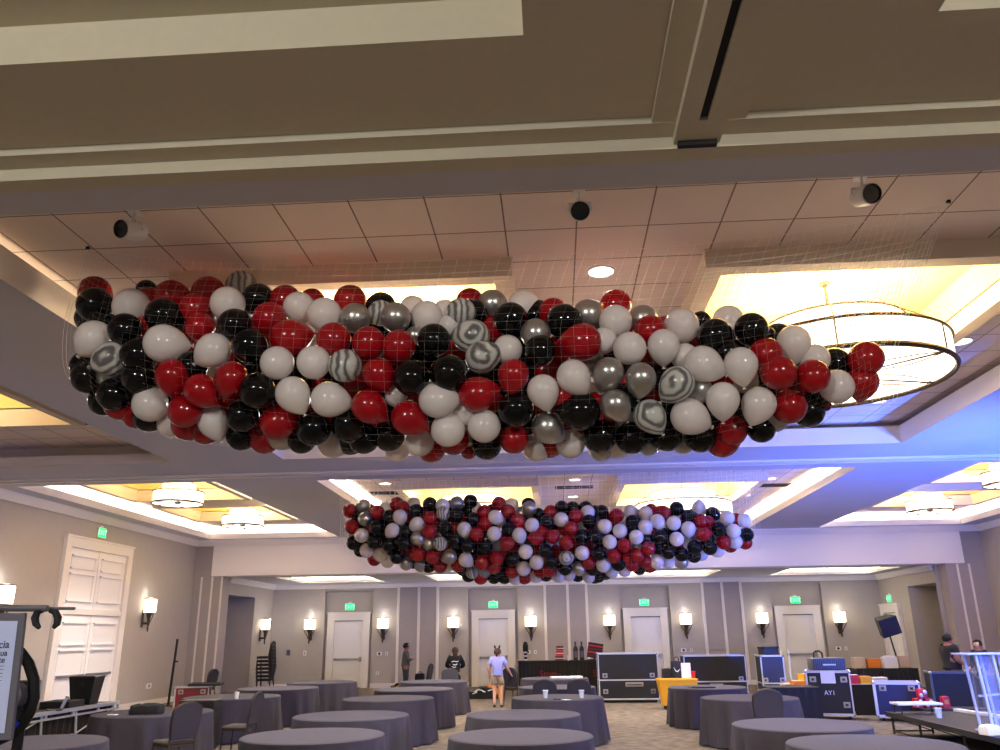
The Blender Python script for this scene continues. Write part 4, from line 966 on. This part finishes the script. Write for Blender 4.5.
# ------------------------------------------------------------------ stand with lit screen at the left edge (near the viewer)
D0 = 3.2
def L_(x, y, d=0): return at_y(x, y, D0+d)
st_ = thing('screen_stand', 'stand at the left edge carrying a tilted lit screen with dark text', 'stand', (L_(8, 700).x, D0, 0))
st_o = Vector((L_(8, 700).x, D0, 0))
def loc_(p): return Vector(p)-st_o
tl, tr_, br_, bl = L_(-52, 613), L_(25, 613), L_(11, 740), L_(-60, 740)
def inset(k):
    c = (tl+tr_+br_+bl)/4; return [c+(p-c)*k for p in (tl, tr_, br_, bl)]
q = MB(); out = [loc_(p) for p in (tl, tr_, br_, bl)]; bk = [p+Vector((0, .015, 0)) for p in out]
q.add(out+bk, [(0, 1, 2, 3), (7, 6, 5, 4)]+[(i, 4+i, 4+(i+1) % 4, (i+1) % 4) for i in range(4)]); q.build('screen_frame', 'frame_grey', st_)
ins = [p+Vector((0, -.004, 0)) for p in [loc_(L_(-48, 621)), loc_(L_(18.5, 621)), loc_(L_(5, 733)), loc_(L_(-56, 733))]]
q = MB(); q.add(ins, [(0, 1, 2, 3)]); scr = q.build('display', 'screen', st_)
ang = math.atan2(-(loc_(L_(18.5, 621))-loc_(L_(5, 733))).x, (loc_(L_(18.5, 621))-loc_(L_(5, 733))).z)
sz = .04
for body, yy, xr, k in (('acia', 644.5, 10.5, 1.0), ('ensua', 653, 8.5, .8), ('ate', 660, 6, .8)):
    p = loc_(L_(xr, yy))+Vector((0, -.006, 0)); text('lettering', body, sz*k, 'ink', scr, p, (PI/2, -ang*.0-.02, 0), .0005, 'RIGHT', .0003)
q = MB()
for i in range(5):
    a_, b_ = loc_(L_(-30, 666+i*3.6)), loc_(L_(5-i*.6, 666+i*3.6)); a_.y = b_.y = -.006; q.tube([a_, b_], .0012, 4)
q.build('text_lines', 'frame_grey', scr)
# curved black hoop and leg behind the screen
def arc(pts, r, name, m, d=.12, n=8):
    q = MB(); q.tube([loc_(L_(x, y, d)) for x, y in pts], r, n); return q.build(name, m, st_, True)
arc([(12, 646), (21, 653), (29, 664), (34, 680), (34, 698), (30, 712), (23, 724), (13, 733), (-4, 741), (-20, 743)], .022, 'hoop', 'black_plastic')
arc([(17, 722), (10, 731), (-2, 737), (-12, 740), (-22, 742)], .012, 'hoop_band', 'blue', .09)
q = MB(); q.lathe([(.05, -.02), (.05, .03), (.03, .05)], 16, mtx=Matrix.Rotation(PI/2, 4, 'X')); q.build('pivot', 'frame_grey', st_, True, loc=loc_(L_(14, 696, .1)))
P0 = loc_(L_(24, 700, .14)); q = MB(); q.tube([P0, loc_(L_(17, 748, .14)), Vector((loc_(L_(17, 748, .14)).x-.12, .14, .04))], .02, 8); q.build('leg', 'black_plastic', st_, True)
q = MB(); fz = Vector((loc_(L_(17, 748, .14)).x-.12, .14, 0)); q.lathe([(.26, 0), (.26, .025), (.05, .05)], 20, fz); q.build('foot', 'black_plastic', st_, True)
q = MB(); q.tube([loc_(L_(-20, 668, .14)), loc_(L_(-14, 607, .14))], .016, 8); q.build('upright', 'black_plastic', st_, True)
bar = thing('clamp_bar', 'dark bar with two hanging curved clamps, above the lit screen at the left edge', 'bar', L_(20, 608, .14))
bo = L_(20, 608, .14)
q = MB(); q.tube([L_(-20, 608, .14)-bo, L_(48, 608.5, .14)-bo], .013, 8); q.tube([L_(48, 608.5, .14)-bo, L_(75, 608.5, .14)-bo], .006, 8); q.build('rod', 'frame_grey', bar, True)
for s_ in (-1, 1):
    x0 = 46.5; q = MB(); pts = [(x0+s_*4, 610), (x0+s_*9, 612), (x0+s_*11.5, 618), (x0+s_*10.5, 624), (x0+s_*7, 628)]
    q.tube([L_(x, y, .14)-bo for x, y in pts], [.012, .014, .016, .014, .008], 8); q.build('clamp', 'dark', bar, True)

# ------------------------------------------------------------------ stage, lectern and gear at right
t = thing('stage_platform', 'low black stage platform at lower right carrying the clear lectern', 'stage', (0, 0, 0))
q = MB(); q.box(6.15, 11.2, 9.0, 16.9, .34, .38); q.build('deck', 'case_black', t)
q = MB(); q.box(6.13, 6.16, 9.0, 16.92, .3, .385); q.box(6.13, 11.2, 16.9, 16.93, .3, .385); q.build('edge_rail', 'black_plastic', t)
for y in (16.8, 15.6, 14.0, 12.4, 10.8, 9.4):
    q = MB(); q.tube([(6.2, y, .34), (6.2, y, .01)], .022, 8); q.tube([(6.9, y, .34), (6.9, y, .01)], .022, 8); q.tube([(6.2, y, .06), (6.9, y, .06)], .014, 6); q.tube([(6.2, y, .3), (6.9, y, .06)], .01, 6); q.build('leg_frame', 'black_plastic', t)
q = MB(); q.tube([(6.2, 9.1, .06), (6.2, 16.8, .06)], .014, 6); q.build('stretcher', 'black_plastic', t)
slab('white_plank', 'long white plank lying on the stage behind the lectern', 'plank', (7.5, 15.95, .385), 1.8, .12, .05, 'white_plastic', 1.68, 'paper')
tb = thing('folding_table', 'low white-topped board table standing on the far left corner of the stage', 'table', (6.55, 16.5, .385))
q = MB(); q.rbox(-.4, .4, -.2, .2, .15, .19, .01); q.build('top', 'white_plastic', tb)
for sx in (-1, 1):
    for sy in (-1, 1): q = MB(); q.tube([(sx*.32, sy*.16, .16), (sx*.34, sy*.17, .0)], .014, 6); q.build('leg', 'black_plastic', tb)
# acrylic lectern
lc = thing('lectern', 'clear acrylic lectern on the stage at the right edge', 'lectern', (6.46, 13.5, .385), .1)
R_ = Matrix.Rotation(math.radians(-4), 4, 'Y')
for sx, w_ in ((-.13, .02), (.13, .02)):
    q = MB(); q.box(sx-.012, sx+.012, -.16, .16, .03, 1.1, R_); q.build('side_panel', 'acrylic', lc)
    q = MB()
    for y in (-.16, .16): q.box(sx-.016, sx+.016, y-.014, y+.014, .03, 1.1, R_)
    q.build('panel_edge', 'acrylic_edge', lc)
q = MB(); q.box(-.13, .13, -.14, -.13, .03, 1.1, R_); q.build('front_panel', 'acrylic', lc)
q = MB(); q.box(-.15, .4, -.03, -.0, .5, .53, R_); q.build('shelf', 'acrylic_edge', lc)
q = MB(); q.rbox(-.36, .42, -.22, .22, 1.09, 1.115, .006); q.build('reading_top', 'acrylic_edge', lc)
q = MB(); q.rbox(-.18, .5, -.24, .24, 0, .03, .008); q.build('base_plate', 'acrylic_edge', lc)
q = MB(); q.tube([(.34, .1, .03), (.3, .1, 1.09)], .016, 8); q.build('rear_post', 'acrylic_edge', lc)
bag('plastic_bag', 'crumpled pale plastic bag on the stage at the foot of the lectern', (6.22, 13.2, .385), .24, .2, .13, 'white_plastic', handle=False, squash=-.3, rz=.3)
# draped side table with boxes, speaker on pole
q = MB(); n = 60; ed = [(-.88+1.76*j/n, -.4+.012*math.sin(j*1.9)) for j in range(n+1)]; q.prism(ed+[(.88, .4), (-.88, .4)], .01, .78); tag(q.build('banquet_table', 'cloth_dark', loc=(9.55, 26.1, 0)), 'long black-draped table with cartons in the back right corner', 'table')
bag('carrier_bag', 'beige bag on the left end of the draped table in the back right corner', (8.88, 26.05, .785), .36, .25, .3, 'beige', handle=False)
slab('carton', 'open orange-brown carton on the draped table in the back right corner', 'carton', (9.28, 26.1, .785), .4, .3, .26, 'orange', .1, 'beige')
bag('plastic_bag', 'crumpled white plastic bag on the draped table in the back right corner', (9.72, 25.95, .785), .42, .35, .34, 'white_plastic', handle=False, squash=-.4)
slab('carton', 'beige carton at the right end of the draped table in the back right corner', 'carton', (10.2, 26.15, .785), .3, .3, .32, 'beige', -.1, 'orange')
sp = thing('speaker', 'black loudspeaker tilted on a pole in the back right corner', 'loudspeaker', (10.42, 27.1, 0), .0)
q = MB(); q.tube([(.1, 0, .3), (-.13, 0, 1.72)], .025, 8); q.build('pole', 'black_plastic', sp, True)
for a in range(3):
    q = MB(); c, s_ = math.cos(a*2.1+.4), math.sin(a*2.1+.4); q.tube([(.1, 0, .75), (.1+.35*c, .35*s_, .02)], .018, 6); q.build('leg', 'black_plastic', sp, True)
R_ = Matrix.Translation((-.17, 0, 1.97)) @ Matrix.Scale(.82, 4) @ Matrix.Rotation(-.28, 4, 'Y') @ Matrix.Rotation(.18, 4, 'X')
q = MB(); q.prism([(-.36, -.28), (.36, -.28), (.26, .26), (-.26, .26)], -.33, .33, R_); q.build('cabinet', 'case_black', sp)
q = MB(); q.box(-.33, .33, -.295, -.281, -.3, .3, R_); q.build('grille', 'case_blue', sp)
# small goods on and around the cases at right
slab('goods_table', 'pale folding table top with goods, behind the low blue case', 'table', (fx(868, 690, 20.7), 20.7, 0), 1.0, .55, .66, 'case_black', 0, 'white_plastic')
for i, (dx, w_, h_, m_, m2, l) in enumerate(((-.3, .2, .2, 'red', 'print_white', 'red packet'), (-.06, .24, .17, 'yellow', 'red', 'yellow striped packet'), (.26, .36, .14, 'beige', 'paper', 'long beige packet'))):
    slab('snack_box', '%s on the pale table behind the low blue case' % l, 'packet', (fx(868, 690, 20.6)+dx, 20.6, .665), w_, .2, h_, m_, .1*i, m2)
for i, (px_, py_, Y, l) in enumerate(((920, 684, 18.6, 'upper'), (926, 690, 18.6, 'lower right'), (916, 693, 18.6, 'lower left'))):
    p = at_y(px_, py_, Y); o = bag('sweet_bag', 'red and white bag of sweets by the low blue case, the %s of three' % l, (p.x, Y, .49 if i == 0 else .305), .17, .15, .18, 'red', 'bag', handle=False); q = MB(); q.ball((.04, -.07, .12), .045, 8, 6); q.ball((-.04, -.07, .06), .04, 8, 6); q.build('white_print', 'print_white', o)
slab('riser', 'low dark riser under the red and white sweet bags', 'riser', (8.05, 18.6, 0), 1.3, .6, .3, 'case_black', 0, 'dark')
o = bag('sweet_bag', 'red tin on the dark riser in front of the black road case', (at_y(945, 702, 18.5).x, 18.5, .305), .16, .14, .22, 'red', 'tin', handle=False); q = MB(); q.box(-.04, .04, -.078, -.07, .08, .16); q.build('white_print', 'orange', o)
for i, (x_, l) in enumerate(((fx(781, 660, 24.6), 'left'), (fx(789, 660, 24.6), 'right'))):
    q = MB(); q.tube([(0, 0, .01), (.02, .03, 1.35)], .018, 8); q.lathe([(.05, 0), (.05, .02)], 10); tag(q.build('plastic_pipe', 'white_plastic', loc=(x_, 24.6, 0), smooth=True), 'thin white upright pipe right of the blue-fronted case, the %s of two' % l, 'pipe')
for i, (px_, w_, h_, m_, l) in enumerate(((797, .3, .25, 'orange', 'orange carton on the floor stack between blue-fronted and white-edged cases'), (806, .24, .4, 'yellow', 'yellow carton just left of the white-edged road case'), (789, .25, .18, 'beige', 'beige carton right of the blue-fronted road case'))):
    p = at_y(px_, 676, 21.5); slab('carton', l, 'carton', (p.x, 21.5+.1*i, .45), w_, .3, h_, m_, .2*i, 'beige')
slab('dark_crate', 'dark crate under the orange and yellow cartons', 'crate', (at_y(798, 690, 21.6).x, 21.6, 0), 1.0, .6, .45, 'case_black', 0, 'dark')
q = MB(); q.rbox(-.18, .18, -.16, .16, -.32, .32, .02); wsp = q.build('wall_speaker', 'black_plastic', loc=(XR-.2, 25.6, 1.7)); tag(wsp, 'dark speaker box on the right wall at the right picture edge', 'loudspeaker'); q = MB(); q.box(-.19, -.18, -.14, .14, -.3, .3); q.build('grille', 'dark', wsp)
# ------------------------------------------------------------------ people
def skin_mesh(name, chains, m, parent, root=0, sub=1):
    # chains: list of [(x,y,z,r),...]; points shared by exact coordinates
    idx = {}; vs = []; rs = []; es = []
    for ch in chains:
        prev = None
        for p in ch:
            k = tuple(round(c, 4) for c in p[:3])
            if k not in idx: idx[k] = len(vs); vs.append(k); rs.append(p[3])
            i = idx[k]
            if prev is not None and prev != i: es.append((prev, i))
            prev = i
    me = bpy.data.meshes.new(name); me.from_pydata(vs, es, []); me.update()
    o = bpy.data.objects.new(name, me); COL.objects.link(o)
    md = o.modifiers.new('skin', 'SKIN'); md.use_smooth_shade = True
    if not me.skin_vertices: me.skin_vertices.new() if hasattr(me.skin_vertices, 'new') else None
    for i, r in enumerate(rs): me.skin_vertices[0].data[i].radius = (r, r); me.skin_vertices[0].data[i].use_root = (i == root)
    s = o.modifiers.new('sub', 'SUBSURF'); s.levels = s.render_levels = sub
    dg = bpy.context.evaluated_depsgraph_get(); m2 = bpy.data.meshes.new_from_object(o.evaluated_get(dg)); bpy.data.objects.remove(o)
    m2.name = name; m2.materials.clear(); m2.materials.append(M[m]); m2.polygons.foreach_set('use_smooth', [True]*len(m2.polygons))
    n = bpy.data.objects.new(name, m2); COL.objects.link(n)
    if parent: n.parent = parent
    return n
def ensure_skin(me): pass
def person(label, loc, rz, H, skin, hair, top, legs, shoe, pose=None, sleeve='short', bottom='long', hairstyle='short', build=1.0, tail=None):
    J = dict(pelvis=(0, 0, .53), waist=(0, 0, .60), chest=(0, .005, .72), neck=(0, .0, .825), head0=(0, .005, .865), head1=(0, .012, .905), head2=(0, .0, .955))
    for s_, k in ((-1, 'l'), (1, 'r')):
        J['sh'+k] = (s_*.105, 0, .795); J['el'+k] = (s_*.15, -.015, .63); J['wr'+k] = (s_*.16, .04, .485); J['hip'+k] = (s_*.052, 0, .50); J['kn'+k] = (s_*.058, .012, .28); J['an'+k] = (s_*.06, -.012, .045); J['to'+k] = (s_*.07, .085, .022)
    J.update(pose or {})
    b = build; P = lambda n, r: (*[c*H for c in J[n]], r*H)
    def mid(a, c, t): return tuple(J[a][i]+(J[c][i]-J[a][i])*t for i in range(3))
    t = thing('person', label, 'person', loc, rz)
    R = dict(pelvis=.082*b, waist=.072*b, chest=.085*b, neck=.032, head0=.044, head1=.060, head2=.044)
    ch = [[P(n, R[n]) for n in ('pelvis', 'waist', 'chest', 'neck', 'head0', 'head1', 'head2')]]
    for k, s_ in (('l', -1), ('r', 1)):
        ch.append([P('chest', R['chest']), P('sh'+k, .042*b), P('el'+k, .029*b), P('wr'+k, .018)])
        w = Vector(J['wr'+k]); e = Vector(J['el'+k]); d = (w-e).normalized(); palm = w+d*.028; sd = d.cross(Vector((0, 1, 0)));
        sd = sd.normalized() if sd.length > .1 else Vector((0, 1, 0)); fw_ = d.cross(sd).normalized()
        ch.append([P('wr'+k, .018), (*(palm*H), .021*H)])
        for i, ln in enumerate((.036, .042, .040, .032)):
            o_ = palm+fw_*(.012*(i-1.5)); a = o_+d*.018; c = a+d*ln*.5+sd*.004*s_; ch.append([(*(palm*H), .021*H), (*(a*H), .0065*H), (*(c*H), .0058*H), (*((c+d*ln*.4+sd*.008*s_)*H), .0045*H)])
        th = palm-d*.012+fw_*.024; ch.append([(*(palm*H), .021*H), (*(th*H), .0075*H), (*((th+d*.024+fw_*.006)*H), .006*H)])
        ch.append([P('pelvis', R['pelvis']), P('hip'+k, .058*b), P('kn'+k, .037*b), P('an'+k, .024), P('to'+k, .022)])
    # nose and ears grow from the head
    h1 = Vector(J['head1'])
    ch.append([P('head1', R['head1']), (*((h1+Vector((0, .068, -.008)))*H), .011*H)])
    for s_ in (-1, 1): ch.append([P('head1', R['head1']), (*((h1+Vector((s_*.062, -.004, -.004)))*H), .012*H)])
    skin_mesh('body', ch, skin, t)
    for s_ in (-1, 1):
        q = MB(); q.ball((h1+Vector((s_*.022, .055, .008)))*H, .0075*H, 8, 6); q.build('eye', 'hair_dark', t, True)
    q = MB(); q.tube([(h1+Vector((x, .056-.1*abs(x), -.032)))*H for x in (-.018, 0, .018)], .004*H, 6); q.build('mouth', 'crimson', t, True)
    g = .014
    tp = [[(*[c*H for c in (J['pelvis'][0], J['pelvis'][1], J['pelvis'][2]-.02)], (R['pelvis']+g*1.4)*H), P('pelvis', R['pelvis']+g*1.5), P('waist', R['waist']+g*1.3), P('chest', R['chest']+g), (*[c*H for c in mid('chest', 'neck', .75)], .05*H)]]
    for k in 'lr':
        if sleeve == 'short': tp.append([P('chest', R['chest']+g), P('sh'+k, .042*b+g), (*[c*H for c in mid('sh'+k, 'el'+k, .75)], .034*b*H+g*H)])
        else: tp.append([P('chest', R['chest']+g), P('sh'+k, .042*b+g), P('el'+k, .029*b+g*1.2), (*[c*H for c in mid('el'+k, 'wr'+k, .9)], .02*H+g*H)])
    skin_mesh('shirt', tp, top, t)
    lg = [[(*[c*H for c in mid('pelvis', 'waist', .6)], (R['waist']+g)*H), P('pelvis', R['pelvis']+g*1.1)]]
    for k in 'lr':
        if bottom == 'long': lg.append([P('pelvis', R['pelvis']+g*1.1), P('hip'+k, .058*b+g), P('kn'+k, .037*b+g), (*[c*H for c in mid('kn'+k, 'an'+k, .93)], .027*H+g*H)])
        else: lg.append([P('pelvis', R['pelvis']+g*1.1), P('hip'+k, .058*b+g), (*[c*H for c in mid('hip'+k, 'kn'+k, .7)], .046*b*H+g*H)])
    skin_mesh('trousers' if bottom == 'long' else 'shorts', lg, legs, t, root=1)
    for k in 'lr':
        a, c = Vector(J['an'+k])*H, Vector(J['to'+k])*H
        skin_mesh('shoe', [[(a.x, a.y-.02*H, .028*H, .027*H), (a.x, a.y+.01*H, .03*H, .03*H), (c.x, c.y, .022*H, .024*H)]], shoe, t)
    # hair: a cap over the back and top of the head
    bm = bmesh.new(); bmesh.ops.create_uvsphere(bm, u_segments=20, v_segments=14, radius=1)
    hh = Vector(J['head1'])*H+Vector((0, -.004*H, .014*H))
    for v in list(bm.verts):
        if v.co.y > .35 and v.co.z < .45 or v.co.z < -.55 and v.co.y > -.2 or v.co.z < -.75: bm.verts.remove(v)
    for v in bm.verts: v.co = Vector((v.co.x*.068*H, v.co.y*.072*H, v.co.z*.066*H))+hh
    me = bpy.data.meshes.new('hair'); bm.to_mesh(me); bm.free(); me.materials.append(M[hair]); me.polygons.foreach_set('use_smooth', [True]*len(me.polygons))
    ho = bpy.data.objects.new('hair', me); COL.objects.link(ho); ho.parent = t
    sm = ho.modifiers.new('solid', 'SOLIDIFY'); sm.thickness = .012*H
    if hairstyle == 'ponytail':
        skin_mesh('ponytail', [[(hh.x, hh.y-.06*H, hh.z+.03*H, .02*H), (hh.x, hh.y-.085*H, hh.z+.025*H, .018*H), (hh.x, hh.y-.09*H, hh.z-.03*H, .022*H), (hh.x, hh.y-.075*H, hh.z-.085*H, .008*H)]], hair, t)
    if hairstyle == 'ponytail':
        for s_ in (-1, 1): skin_mesh('hair_bun', [[(hh.x+s_*.03*H, hh.y-.03*H, hh.z+.055*H, .02*H), (hh.x+s_*.045*H, hh.y-.03*H, hh.z+.095*H, .018*H), (hh.x+s_*.05*H, hh.y-.03*H, hh.z+.12*H, .009*H)]], hair, t)
    if hairstyle == 'long':
        skin_mesh('long_hair', [[(hh.x, hh.y-.035*H, hh.z, .055*H), (hh.x, hh.y-.05*H, hh.z-.08*H, .055*H), (hh.x, hh.y-.06*H, hh.z-.15*H, .04*H)]], hair, t)
    return t
p = at_y(405, 690, 29.0)
person('man in grey shirt and jeans standing side-on before the back wall at left', (p.x, 29.0, 0), -PI/2+.3, 1.66, 'skin_tan', 'hair_dark', 'shirt_grey', 'jeans', 'shoe',
       dict(elr=(.13, .03, .64), wrr=(.06, .12, .66), ell=(-.13, .03, .64), wrl=(-.03, .13, .65)), sleeve='long')
p = at_y(455, 690, 25.6)
hd_p = person('person with long hair in a black hoodie with white back print, facing away', (p.x, 25.6, 0), .1, 1.54, 'skin', 'hair_brown', 'shirt_black', 'shirt_black', 'shoe', dict(elr=(.165, .05, .64), wrr=(.10, .16, .60), ell=(-.165, .05, .64), wrl=(-.10, .16, .60)), sleeve='long', hairstyle='long', build=1.12)
q = MB()
for pts, r in (([(-.10, -.158, 1.10), (-.03, -.17, 1.12), (.05, -.17, 1.10), (.10, -.155, 1.12)], .014), ([(-.06, -.168, 1.03), (.0, -.172, 1.01), (.07, -.166, 1.04)], .018), ([(-.09, -.16, .97), (-.02, -.168, .94), (.03, -.168, .96)], .013)): q.tube(pts, r, 6)
q.build('back_print', 'print_white', hd_p)
p = at_y(498, 706, 23.3)
person('woman in lilac t-shirt and shorts with a ponytail, walking away pushing a chair', (p.x, 23.3, 0), -.15, 1.53, 'skin', 'hair_brown', 'shirt_lilac', 'shorts', 'shoe',
       dict(elr=(.17, .03, .64), wrr=(.205, .12, .555), ell=(-.16, -.03, .63), wrl=(-.155, .03, .49), anl=(-.05, -.07, .07), knl=(-.055, -.0, .285), tol=(-.06, .02, .022)), bottom='short', hairstyle='ponytail', build=1.1)
p = at_y(954, 680, 21.4)
person('man in black polo shirt at right, side-on, looking towards the right edge', (p.x, 21.4, 0), -PI/2+.15, 1.78, 'skin_tan', 'hair_dark', 'shirt_black', 'shirt_black', 'shoe',
       dict(elr=(.13, .02, .63), wrr=(.07, .14, .60), ell=(-.14, .02, .63), wrl=(-.05, .15, .59), waist=(0, .02, .60)), build=1.36)
p = at_y(986, 690, 22.3)
person('man in dark jacket at the right edge, facing left behind the clear lectern', (p.x, 22.3, 0), PI/2+.35, 1.62, 'skin', 'hair_dark', 'shirt_black', 'shirt_black', 'shoe', dict(elr=(.14, .02, .63), wrr=(.12, .12, .56), ell=(-.14, .02, .63), wrl=(-.10, .12, .58)), sleeve='long')
# ------------------------------------------------------------------ light
def uplight(name, x, y, z, sx, sy, p, col, tilt=(PI, 0, 0)):
    light('AREA', name, (x, y, z), p, col, tilt, sx, sy)
for o in CH:
    big = o['label'].startswith(('very', 'large')); z = o.location.z
    light('POINT', 'chandelier_bulbs', (o.location.x, o.location.y, z+(.72 if big else .52)), 460 if big else 110, WARM, size=.25)
    light('POINT', 'chandelier_bulbs', (o.location.x, o.location.y, z-.06), 80 if big else 25, WARMW, size=.3)
light('POINT', 'tray_bulb', (-9.0, 10.8, 5.45), 60, WARM, size=.2)
def cove(c, p, col, sides='LRNF', z=5.08):
    x0, x1, y0, y1 = c; g = .17
    ly = (y1-y0); lx = (x1-x0)
    if 'L' in sides: uplight('cove_strip', x0-g, (y0+y1)/2, z, .06, ly, p*ly, col, (PI, 0, 0))
    if 'R' in sides: uplight('cove_strip', x1+g, (y0+y1)/2, z, .06, ly, p*ly, col)
    if 'N' in sides: uplight('cove_strip', (x0+x1)/2, y0-g, z, lx, .06, p*lx, col)
    if 'F' in sides: uplight('cove_strip', (x0+x1)/2, y1+g, z, lx, .06, p*lx, col)
cove(COFFERS[3], 16, NEUT, 'LRF')
cove(COFFERS[4], 16, NEUT, 'LRF'); cove(COFFERS[5], 16, NEUT, 'LRF')
cove(COFFERS[0], 1.2, WARM, 'L')
for c in B3C: cove(c, 14, NEUT, 'LRNF', 3.9)
# sconces
for x in SX: light('POINT', 'sconce_lamp', (x, YB-.2, 2.65), 4, WARMW, size=.08); light('POINT', 'sconce_lamp', (x, YB-.45, 2.3), 8, WARMW, size=.15)
for y in (23.75, 17.22): light('POINT', 'sconce_lamp', (XL+.2, y, 3.12), 4, WARMW, size=.08); light('POINT', 'sconce_lamp', (XL+.45, y, 2.78), 8, WARMW, size=.15)
light('POINT', 'sconce_lamp', (XBL+.4, 31.1, 2.5), 12, WARMW, size=.12)
# the bay behind and above the camera
for x in (-3.4, 4.6): light('POINT', 'foyer_coffer_lamp', (x, -3.4, 5.22), 1000, (1, .97, .93), size=.09)
# blue wash from the lighting gear beside the stage
light('SPOT', 'blue_uplight', (10.0, 12.5, .7), 5200, (.06, .16, 1), size=.12, target=(8.6, 15.6, 5), spot=130, blend=.9)
light('SPOT', 'blue_wash_lamp', (9.2, 10.2, 2.7), 2200, (.16, .24, 1), size=.15, target=(3.5, 14.5, 1.0), spot=110, blend=.5)
w = bpy.data.worlds.new('world'); SC.world = w; w.use_nodes = True
w.node_tree.nodes['Background'].inputs[0].default_value = (.82, .82, 1, 1); w.node_tree.nodes['Background'].inputs[1].default_value = .12
